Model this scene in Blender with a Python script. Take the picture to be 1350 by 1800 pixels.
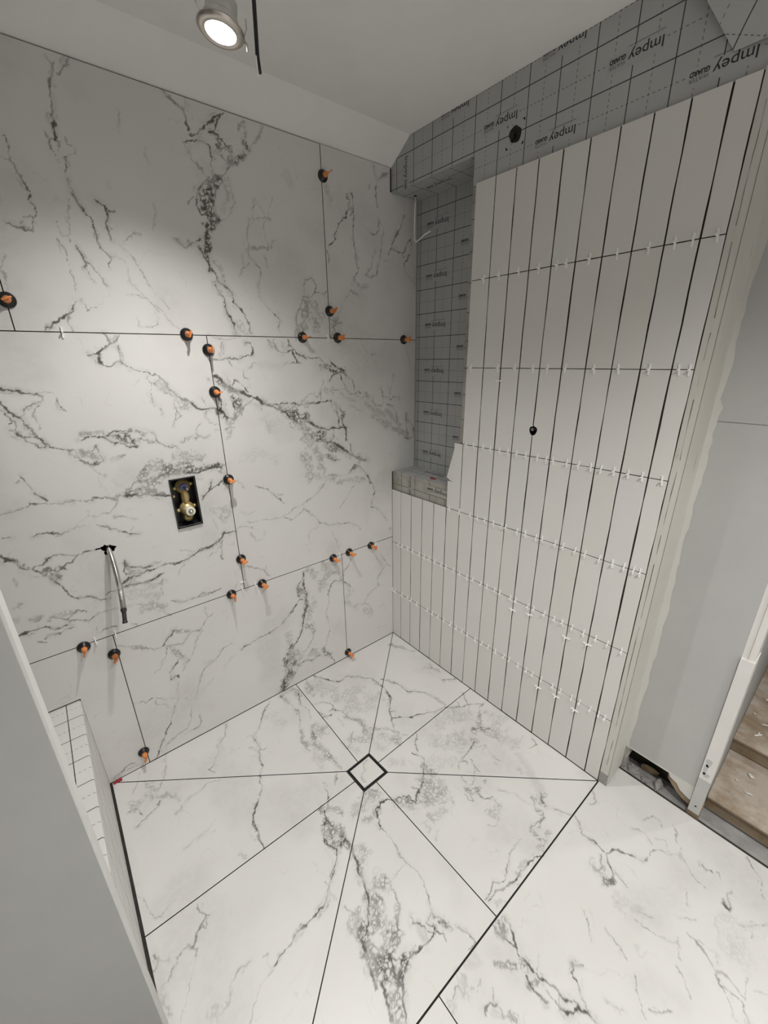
import bpy, bmesh, math, random
import numpy as np
from mathutils import Vector, Matrix

for o in list(bpy.data.objects):
    bpy.data.objects.remove(o, do_unlink=True)
scene = bpy.context.scene
COL = scene.collection
random.seed(4)

# ------------------------------------------------------------------ camera, world, lights, exposure
CAM = (-1.3444, -1.5747, 1.5438)
cam_data = bpy.data.cameras.new('camera')
cam = bpy.data.objects.new('camera', cam_data)
COL.objects.link(cam)
rt = Vector((0.7708977, -0.6368168, -0.0134593))
dn = Vector((-0.2315964, -0.2605492, -0.9372712))
fw = Vector((0.5933632, 0.7256573, -0.3483412))
cam.matrix_world = Matrix(((rt.x, -dn.x, -fw.x, CAM[0]), (rt.y, -dn.y, -fw.y, CAM[1]), (rt.z, -dn.z, -fw.z, CAM[2]), (0, 0, 0, 1)))
cam_data.sensor_fit = 'HORIZONTAL'
cam_data.sensor_width = 36.0
cam_data.lens = 723.116 / 1350.0 * 36.0
cam_data.clip_start = 0.02
scene.camera = cam

world = bpy.data.worlds.new('world'); scene.world = world
world.use_nodes = True
world.node_tree.nodes['Background'].inputs[0].default_value = (.9, .95, 1, 1)
world.node_tree.nodes['Background'].inputs[1].default_value = 0.05

# dangling downlights, the last three unseen and added: position, facing, wide beam (W), core beam (W)
LAMPS = [((-.89, -.53, 2.155), (-.17, 0, -1), 25.0, 22.0),
         ((-.86, -1.86, 2.19), (0, 0, -1), 60.0, 2.0),
         ((-1.40, -2.85, 2.21), (0, 0, -1), 24.0, 28.0),  # unseen lamp added for bounce fill
         ((-.45, -2.85, 2.21), (0, 0, -1), 24.0, 28.0),  # second unseen lamp added for bounce fill
         ((.95, -1.95, 2.21), (0, 0, -1), 12.0, 8.0)]  # unseen lamp over the stairs, added to raise overall brightness
scene.view_settings.view_transform = 'Standard'
scene.view_settings.look = 'None'
scene.view_settings.exposure = 0.07
scene.view_settings.gamma = 1.0
scene.view_settings.use_curve_mapping = False

# ------------------------------------------------------------------ helpers
def tag(o, label=None, cat=None, group=None, kind=None):
    if label: o['label'] = label
    if cat: o['category'] = cat
    if group: o['group'] = group
    if kind: o['kind'] = kind
    return o
def link(name, me, mats=None, parent=None):
    o = bpy.data.objects.new(name, me); COL.objects.link(o)
    if mats is not None and me is not None:
        for m in (mats if isinstance(mats, (list, tuple)) else [mats]):
            me.materials.append(m)
    if parent: o.parent = parent
    return o
def empty(name, loc=(0, 0, 0), parent=None):
    o = bpy.data.objects.new(name, None); COL.objects.link(o); o.location = loc
    o.empty_display_size = .05
    if parent: o.parent = parent
    return o
def pydata(name, v, f, smooth=False):
    me = bpy.data.meshes.new(name); me.from_pydata([tuple(a) for a in v], [], [tuple(a) for a in f]); me.update()
    for p in me.polygons: p.use_smooth = smooth
    return me
class MB:
    """collects simple shapes into one mesh"""
    def __init__(s): s.v = []; s.f = []; s.m = []
    def add(s, v, f, mi=0):
        n = len(s.v); s.v += [tuple(a) for a in v]; s.f += [tuple(i + n for i in a) for a in f]; s.m += [mi] * len(f); return s
    def box(s, x0, x1, y0, y1, z0, z1, mi=0):
        v = [(x, y, z) for z in (z0, z1) for y in (y0, y1) for x in (x0, x1)]
        return s.add(v, [(0, 2, 3, 1), (4, 5, 7, 6), (0, 1, 5, 4), (2, 6, 7, 3), (0, 4, 6, 2), (1, 3, 7, 5)], mi)
    def tube(s, pts, rad, n=10, mi=0, cap=True):
        pts = [Vector(p) for p in pts]
        rad = rad if isinstance(rad, (list, tuple)) else [rad] * len(pts)
        v = []; f = []; up = None
        for i, p in enumerate(pts):
            d = (pts[min(i + 1, len(pts) - 1)] - pts[max(i - 1, 0)]).normalized()
            if up is None:
                up = d.orthogonal().normalized()
            up = (up - d * up.dot(d)).normalized(); sd = d.cross(up)
            for k in range(n):
                a = 2 * math.pi * k / n
                v.append(p + (up * math.cos(a) + sd * math.sin(a)) * rad[i])
        for i in range(len(pts) - 1):
            for k in range(n):
                f.append((i * n + k, i * n + (k + 1) % n, (i + 1) * n + (k + 1) % n, (i + 1) * n + k))
        if cap:
            f.append(tuple(reversed(range(n)))); f.append(tuple(range((len(pts) - 1) * n, len(pts) * n)))
        return s.add(v, f, mi)
    def lathe(s, prof, n=20, mi=0, axis='z', centre=(0, 0, 0)):
        """prof: list of (radius, height); axis '-y' points out of the marble wall"""
        v = []; f = []; c = Vector(centre)
        for r, h in prof:
            for k in range(n):
                a = 2 * math.pi * k / n; x, y = r * math.cos(a), r * math.sin(a)
                v.append(c + (Vector((x, y, h)) if axis == 'z' else Vector((x, -h, y)) if axis == '-y' else Vector((-h, x, y))))
        for i in range(len(prof) - 1):
            for k in range(n):
                f.append((i * n + k, i * n + (k + 1) % n, (i + 1) * n + (k + 1) % n, (i + 1) * n + k))
        f.append(tuple(reversed(range(n)))); f.append(tuple(range((len(prof) - 1) * n, len(prof) * n)))
        return s.add(v, f, mi)
    def prism(s, poly, fn0, fn1, mi=0):
        """poly: 2D outline, fn0/fn1 map a 2D point to the front and the back face"""
        n = len(poly); v = [fn0(*p) for p in poly] + [fn1(*p) for p in poly]
        return s.add(v, [tuple(range(n)), tuple(reversed(range(n, 2 * n)))] + [(i, n + i, n + (i + 1) % n, (i + 1) % n) for i in range(n)], mi)
    def build(s, name, mats, parent=None, smooth=False, fix=True, uv=None):
        me = pydata(name, s.v, s.f, smooth)
        o = link(name, me, mats, parent)
        for p, mi in zip(me.polygons, s.m): p.material_index = mi
        if fix:
            bm = bmesh.new(); bm.from_mesh(me); bmesh.ops.recalc_face_normals(bm, faces=bm.faces); bm.to_mesh(me); bm.free()
        if uv:
            l = me.uv_layers.new(name='UVMap')
            for lp in me.loops:
                l.data[lp.index].uv = uv(me.vertices[lp.vertex_index].co)
        return o

# ------------------------------------------------------------------ materials
def mat(name, color=(.8, .8, .8), rough=.5, metal=0, spec=.5):
    m = bpy.data.materials.new(name); m.use_nodes = True
    b = m.node_tree.nodes['Principled BSDF']
    b.inputs['Base Color'].default_value = (*color, 1); b.inputs['Roughness'].default_value = rough
    b.inputs['Metallic'].default_value = metal; b.inputs['Specular IOR Level'].default_value = spec
    return m
class NT:
    def __init__(s, m): s.t = m.node_tree; s.b = s.t.nodes['Principled BSDF']
    def n(s, typ, **kw):
        nd = s.t.nodes.new(typ)
        for k, v in kw.items(): setattr(nd, k, v)
        return nd
    def l(s, a, b): s.t.links.new(a, b)
    def val(s, nd, i, x):
        if hasattr(x, 'is_linked') or isinstance(x, bpy.types.NodeSocket): s.l(x, nd.inputs[i])
        else: nd.inputs[i].default_value = x
    def math(s, op, a, b=None, c=None):
        nd = s.n('ShaderNodeMath', operation=op)
        for i, x in enumerate((a, b, c)):
            if x is not None: s.val(nd, i, x)
        return nd.outputs[0]
    def noise(s, scale, detail=3, rough=.5, vec=None):
        nd = s.n('ShaderNodeTexNoise'); nd.inputs['Scale'].default_value = scale; nd.inputs['Detail'].default_value = detail
        nd.inputs['Roughness'].default_value = rough
        if vec is None:
            vec = s.n('ShaderNodeTexCoord').outputs['Object']
        s.l(vec, nd.inputs['Vector']); return nd.outputs['Fac']
    def ramp(s, fac, stops):
        nd = s.n('ShaderNodeValToRGB'); e = nd.color_ramp.elements
        while len(e) < len(stops): e.new(.5)
        for q, (p, c) in zip(e, stops): q.position = p; q.color = (*c, 1)
        s.l(fac, nd.inputs[0]); return nd.outputs[0]
    def mix(s, fac, a, b):
        nd = s.n('ShaderNodeMix', data_type='RGBA')
        for i, x in ((0, fac), (6, a), (7, b)):
            if isinstance(x, bpy.types.NodeSocket): s.l(x, nd.inputs[i])
            else: nd.inputs[i].default_value = x if i == 0 else (*x, 1)
        return nd.outputs[2]
    def bump(s, h, strength, dist=.002):
        nd = s.n('ShaderNodeBump'); nd.inputs['Strength'].default_value = strength; nd.inputs['Distance'].default_value = dist
        s.l(h, nd.inputs['Height']); s.l(nd.outputs[0], s.b.inputs['Normal'])
    def base(s, c): s.l(c, s.b.inputs['Base Color'])
def noisy(name, c0, c1, scale=6, rough=.6, bump=.15, bscale=60, detail=4, metal=0, dist=.002):
    m = mat(name, c0, rough, metal); t = NT(m)
    t.base(t.ramp(t.noise(scale, detail), [(.3, c0), (.7, c1)]))
    if bump: t.bump(t.noise(bscale, 3), bump, dist)
    return m

M = {}
def marble_mat():
    m = mat('marble_porcelain', rough=.36); t = NT(m)
    a = t.n('ShaderNodeAttribute', attribute_name='vein').outputs['Fac']
    g = t.noise(3.0, 3)
    white = t.ramp(g, [(.3, (.675, .665, .645)), (.7, (.715, .708, .69))])
    fine = t.math('MULTIPLY', t.noise(420, 2), .12)
    d = t.math('MULTIPLY', a, t.math('ADD', fine, .94))
    t.base(t.mix(d, white, (.098, .090, .083)))
    return m
M['marble'] = marble_mat()
def tile_mat():
    m = mat('white_wall_tile', rough=.42); t = NT(m)
    inf = t.n('ShaderNodeObjectInfo').outputs['Random']
    c = t.ramp(inf, [(0, (.715, .69, .65)), (.5, (.735, .715, .685)), (1, (.715, .705, .685))])
    t.base(t.mix(t.math('MULTIPLY', t.noise(9, 3), .16), c, (.60, .585, .55)))
    t.bump(t.noise(14, 2), .12, .002)
    return m
M['tile'] = tile_mat()
M['bed'] = noisy('tile_adhesive', (.022, .016, .012), (.05, .036, .026), 30, .9, .4, 120)
M['floor_bed'] = noisy('dark_joint', (.02, .018, .016), (.045, .04, .036), 30, .85, .3, 120)
def membrane_mat(name, c0, c1, ink, stain=None):
    m = mat(name, rough=.5); t = NT(m)
    uv = t.n('ShaderNodeUVMap').outputs[0]
    sp = t.n('ShaderNodeSeparateXYZ'); t.l(uv, sp.inputs[0]); u, v = sp.outputs[0], sp.outputs[1]
    def line(a, off, w):
        q = t.math('PINGPONG', t.math('ADD', a, off), .05)          # 0 on a line
        return t.math('LESS_THAN', q, w)
    su = line(u, 1.0, .0013); sv = line(v, 1.0, .0013)
    def dash(a, b):
        on = t.math('LESS_THAN', t.math('MODULO', t.math('ADD', b, 10.0032), .0125), .0066)
        return t.math('MULTIPLY', line(a, 1.05, .00095), on)
    solid = t.math('MAXIMUM', su, sv)
    dashed = t.math('MULTIPLY', t.math('MAXIMUM', dash(u, v), dash(v, u)), .72)
    ln = t.math('MAXIMUM', solid, dashed)
    bc = t.ramp(t.noise(5, 3), [(.3, c0), (.7, c1)])
    if stain:
        bc = t.mix(t.ramp(t.noise(9, 4), [(.42, (0, 0, 0)), (.62, (1, 1, 1))]), bc, stain)
    t.base(t.mix(ln, bc, ink))
    t.bump(t.noise(25, 3), .25, .002)
    return m
M['membrane'] = membrane_mat('printed_membrane', (.42, .43, .425), (.465, .475, .465), (.03, .036, .04))
M['membrane_lit'] = membrane_mat('printed_membrane_lit', (.69, .68, .66), (.74, .73, .71), (.06, .06, .065))  # copy of the printed membrane, stronger light put into its paler colour
M['membrane_soiled'] = membrane_mat('soiled_membrane', (.38, .37, .335), (.43, .42, .375), (.09, .085, .08), (.30, .275, .23))
M['membrane_pale'] = membrane_mat('pale_printed_membrane', (.46, .465, .455), (.50, .505, .495), (.05, .05, .055))
M['membrane_plain'] = noisy('plain_membrane', (.42, .43, .425), (.465, .475, .465), 5, .5, .25, 25)
M['membrane_plain_soiled'] = noisy('plain_soiled_membrane', (.38, .37, .33), (.42, .41, .365), 5, .5, .25, 25)
M['ink'] = mat('black_print', (.028, .028, .032), .6)
M['ink_pale'] = mat('grey_print', (.10, .10, .105), .6)
def plaster(name, c0, c1, bump=.25):
    m = mat(name, c0, .72); t = NT(m)
    a = t.noise(2.2, 4); b = t.noise(11, 5, .6)
    t.base(t.mix(t.math('MULTIPLY', b, .5), t.ramp(a, [(.35, c0), (.65, c1)]), tuple(.86 * x for x in c0)))
    t.bump(t.noise(38, 4), bump, .002)
    return m
M['ceiling'] = plaster('ceiling_plaster', (.88, .865, .845), (.92, .91, .895), .1)
M['grey_plaster'] = plaster('grey_plaster', (.38, .38, .373), (.42, .42, .412), .2)
M['grey_paint'] = plaster('grey_painted_wall', (.47, .47, .465), (.51, .51, .50), .12)
M['bead'] = plaster('white_plaster_bead', (.62, .62, .60), (.70, .70, .68), .5)
def jamb_mat():
    m = mat('jamb_filler', rough=.75); t = NT(m)
    tc = t.n('ShaderNodeTexCoord').outputs['Object']
    mp = t.n('ShaderNodeMapping'); mp.inputs['Scale'].default_value = (60, 60, 6); t.l(tc, mp.inputs[0])
    n = t.noise(1.0, 4, .6, mp.outputs[0])
    base = t.ramp(t.noise(3, 4), [(.3, (.56, .54, .49)), (.7, (.64, .62, .57))])
    t.base(t.mix(t.ramp(n, [(.66, (0, 0, 0)), (.70, (1, 1, 1))]), base, (.40, .38, .34)))
    t.bump(n, .4, .002); return m
M['jamb'] = jamb_mat()
M['crack'] = mat('crack_shadow', (.16, .15, .13), .9)
M['filler'] = plaster('white_filler', (.62, .61, .575), (.68, .67, .63), .4)
M['white_paint'] = plaster('chipped_white_paint', (.74, .72, .69), (.80, .78, .75), .1)
M['grey_undercoat'] = plaster('grey_undercoat', (.50, .50, .49), (.56, .56, .545), .15)
M['brown_wood'] = noisy('brown_wood_dark', (.20, .13, .07), (.32, .22, .13), 14, .7, .3, 50)
def wood_mat(name, c0, c1, dust, amt):
    m = mat(name, rough=.7); t = NT(m)
    tc = t.n('ShaderNodeTexCoord').outputs['Object']
    mp = t.n('ShaderNodeMapping'); mp.inputs['Scale'].default_value = (22, 3, 22); t.l(tc, mp.inputs[0])
    g = t.noise(1.6, 5, .6, mp.outputs[0])
    w = t.ramp(g, [(.3, c0), (.7, c1)])
    ds = t.ramp(t.noise(7, 6, .65), [(.40, (0, 0, 0)), (.58, (amt, amt, amt))])
    t.base(t.mix(ds, w, dust)); t.bump(g, .3, .002); return m
M['stair_wood'] = wood_mat('stair_timber', (.13, .085, .04), (.24, .165, .09), (.36, .31, .25), .35)
M['stair_dusty'] = wood_mat('dusty_stair_timber', (.22, .16, .105), (.34, .265, .185), (.47, .415, .355), .9)
M['concrete'] = noisy('grey_screed', (.25, .245, .24), (.38, .375, .365), 18, .85, .4, 70)
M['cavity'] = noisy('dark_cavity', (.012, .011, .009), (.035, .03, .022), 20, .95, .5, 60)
M['rubble'] = noisy('broken_plaster', (.22, .21, .195), (.44, .43, .41), 16, .9, .6, 60)
M['rubble_brown'] = noisy('broken_board', (.16, .11, .065), (.34, .26, .17), 16, .85, .6, 60)
M['black_plastic'] = mat('black_plastic', (.009, .009, .010), .32)
M['orange'] = mat('orange_plastic', (.74, .25, .07), .45)
M['white_plastic'] = mat('white_plastic', (.92, .91, .89), .4)
M['brass'] = noisy('brass', (.56, .41, .17), (.68, .53, .26), 40, .35, .05, 80, metal=.55)
M['steel'] = noisy('brushed_steel', (.56, .55, .54), (.66, .65, .64), 60, .3, .05, 200, metal=1)
M['dark_metal'] = mat('dark_frame_metal', (.07, .07, .072), .35, .7)
M['purple_cap'] = mat('blue_purple_cap', (.05, .055, .16), .35)
M['cream_ring'] = mat('cream_ring', (.80, .77, .62), .4)
M['copper'] = mat('copper_core', (.75, .42, .25), .35, 1)
M['red'] = mat('red_plastic', (.35, .02, .03), .45)
M['chrome_bezel'] = noisy('satin_bezel', (.58, .53, .48), (.66, .61, .56), 60, .34, .05, 120, metal=1)
M['cable_black'] = mat('black_cable', (.012, .011, .013), .5)
def boxes_around(mb, fn, a0, a1, b0, b1, holes):
    """fills the rectangle a, b with boxes except for the rectangular holes; fn(a0, a1, b0, b1) adds one box"""
    ys = sorted({b0, b1, *[h[2] for h in holes], *[h[3] for h in holes]})
    for lo, hi in zip(ys[:-1], ys[1:]):
        hs = sorted((h[0], h[1]) for h in holes if h[2] < (lo + hi) / 2 < h[3]); x = a0
        for p, q in hs:
            fn(x, p, lo, hi); x = q
        fn(x, a1, lo, hi)
def lamp_mat():
    m = mat('lamp_lens', (1, 1, 1), .4); b = m.node_tree.nodes['Principled BSDF']
    b.inputs['Emission Color'].default_value = (1, .97, .93, 1); b.inputs['Emission Strength'].default_value = 14
    return m
M['lens'] = lamp_mat()

# ------------------------------------------------------------------ marble pattern: traced vein paths (mm in the plane of the slabs) + noise
def _hash(ix, iy, s):
    n = (ix.astype(np.int64) * 374761393 + iy.astype(np.int64) * 668265263 + s * 974634777) & 0xFFFFFFFF
    n = ((n ^ (n >> 13)) * 1274126177) & 0xFFFFFFFF
    n = ((n ^ (n >> 16)) * 2246822519) & 0xFFFFFFFF
    return ((n ^ (n >> 15)) & 0xFFFFFF) / float(0xFFFFFF)
def vnoise(x, y, s):
    ix = np.floor(x); iy = np.floor(y); fx = x - ix; fy = y - iy
    fx = fx * fx * (3 - 2 * fx); fy = fy * fy * (3 - 2 * fy)
    a = _hash(ix, iy, s); b = _hash(ix + 1, iy, s); c = _hash(ix, iy + 1, s); d = _hash(ix + 1, iy + 1, s)
    return (a + (b - a) * fx) * (1 - fy) + (c + (d - c) * fx) * fy
def fbm(x, y, s, o=3):
    r = 0.0; a = 0.5; t = 0.0
    for i in range(o):
        r = r + a * vnoise(x, y, s + 17 * i); t += a; x = x * 2.03 + 5.1; y = y * 2.03 + 1.7; a *= 0.5
    return r / t
def smooth(e0, e1, x):
    t = np.clip((x - e0) / (e1 - e0), 0, 1); return t * t * (3 - 2 * t)
def worley(x, y, s):
    ix = np.floor(x); iy = np.floor(y)
    f1 = np.full(x.shape, 9.0); f2 = np.full(x.shape, 9.0); idc = np.zeros(x.shape)
    for dx in (-1, 0, 1):
        for dy in (-1, 0, 1):
            cx = ix + dx; cy = iy + dy
            px = cx + _hash(cx, cy, s); py = cy + _hash(cx, cy, s + 7)
            d = np.sqrt((px - x) ** 2 + (py - y) ** 2)
            new = d < f1
            f2 = np.where(new, f1, np.minimum(f2, d)); idc = np.where(new, _hash(cx, cy, s + 13), idc); f1 = np.where(new, d, f1)
    return f1, f2, idc
def polydist(x, y, pts):
    best = np.full(x.shape, 1e9)
    for (ax, ay), (bx, by) in zip(pts[:-1], pts[1:]):
        vx, vy = bx - ax, by - ay; L = vx * vx + vy * vy + 1e-6
        t = np.clip(((x - ax) * vx + (y - ay) * vy) / L, 0, 1)
        best = np.minimum(best, np.hypot(x - ax - t * vx, y - ay - t * vy))
    return best
def parse_veins(txt):
    out = []
    for l in txt.strip().splitlines():
        t = l.split()
        out.append((t[0], float(t[1]), float(t[2]), [tuple(map(float, a.split(','))) for a in t[3:]]))
    return out
def marble(X, Y, veins, seed):
    """vein darkness 0..1 at points X, Y (mm in the plane of the slab)"""
    X = X.astype(np.float64).ravel(); Y = Y.astype(np.float64).ravel()
    n1 = fbm(X / 26, Y / 26, seed, 3); n2 = fbm(X / 26, Y / 26, seed + 50, 3)
    j1 = vnoise(X / 9, Y / 9, seed + 3) - .5; j2 = vnoise(X / 9, Y / 9, seed + 4) - .5
    k1 = vnoise(X / 4, Y / 4, seed + 5) - .5; k2 = vnoise(X / 4, Y / 4, seed + 6) - .5
    wx = X + (n1 - .5) * 13 + j1 * 5.5 + k1 * 3.4
    wy = Y + (n2 - .5) * 13 + j2 * 5.5 + k2 * 3.4
    nw = fbm(X / 17, Y / 17, seed + 90, 2); nd = fbm(X / 40, Y / 40, seed + 120, 2); nf = vnoise(X / 3.2, Y / 3.2, seed + 150)
    cloud = fbm(X / 190, Y / 190, seed + 200, 3)
    D = 0.10 * smooth(.52, .8, cloud) * (.5 + fbm(X / 14, Y / 14, seed + 210, 2))
    hx = fbm(X / 120 + 3, Y / 120, seed + 300, 4)
    D = np.maximum(D, .13 * (1 - smooth(0, .011, np.abs(hx - .5))) * smooth(.45, .7, nd))
    hasb = np.zeros(X.shape, bool)
    for k, w, d, p in veins:
        if k != 'b': continue
        xs = [q[0] for q in p]; ys = [q[1] for q in p]; r = w * 2.2 + 16
        hasb |= (X > min(xs) - r) & (X < max(xs) + r) & (Y > min(ys) - r) & (Y < max(ys) + r)
    web = np.zeros(X.shape);
    ib = np.nonzero(hasb)[0]
    if len(ib):
        bx, by = wx[ib], wy[ib]
        f1, f2, c1 = worley(bx / 13, by / 13, seed + 400); g1, g2, c2 = worley(bx / 6.2, by / 6.2, seed + 500)
        b1 = smooth(.08, .34, f2 - f1); b2 = smooth(.10, .42, g2 - g1)
        web[ib] = np.where(c1 > .55, b1, np.where(c2 > .38, b2, .12))
    for k, w, d, p in veins:
        xs = [q[0] for q in p]; ys = [q[1] for q in p]; r = (w * 2.2 + 16) if k != 'v' else (w * 3 + 14)
        i = np.nonzero((X > min(xs) - r) & (X < max(xs) + r) & (Y > min(ys) - r) & (Y < max(ys) + r))[0]
        if not len(i): continue
        if k == 'v':
            q = polydist(wx[i], wy[i], p)
            hw = w * (.26 + .62 * smooth(.3, .75, nw[i]))
            v = 1.36 * d * (1 - smooth(hw * .35, hw + 1.1, q)) * (.55 + .8 * smooth(.25, .7, nd[i]))
            off = w * 1.6 + 9 * (n2[i] - .25)
            v = np.maximum(v, .7 * d * (1 - smooth(.3, 1.7, np.abs(q - off))) * smooth(.48, .62, n1[i]) * smooth(.4, .65, nw[i]))
            v = np.maximum(v, .30 * d * np.exp(-(q / (2.0 * w + 4)) ** 2) * smooth(.35, .75, n1[i]))
        elif k == 'b':
            q = polydist(wx[i], wy[i], p) / (max(w, 2) * 1.35)
            m = 1 - smooth(.30, 1.2, q + (n1[i] - .5) * 1.5 + (nw[i] - .5) * .9)
            v = 1.32 * d * m * (1 - .9 * web[i]) * (.68 + .5 * smooth(.25, .75, nd[i]))
            v = np.maximum(v, .25 * d * np.exp(-(q / 1.3) ** 2) * n1[i])
        else:
            q = polydist(wx[i], wy[i], p) / max(w, 1)
            v = d * (1 - smooth(.2, 1.2, q + (n2[i] - .5) * .8)) * (.6 + .6 * nf[i])
        D[i] = np.maximum(D[i], v)
    return np.clip(D * (.86 + .28 * nf), 0, 1)
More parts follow.
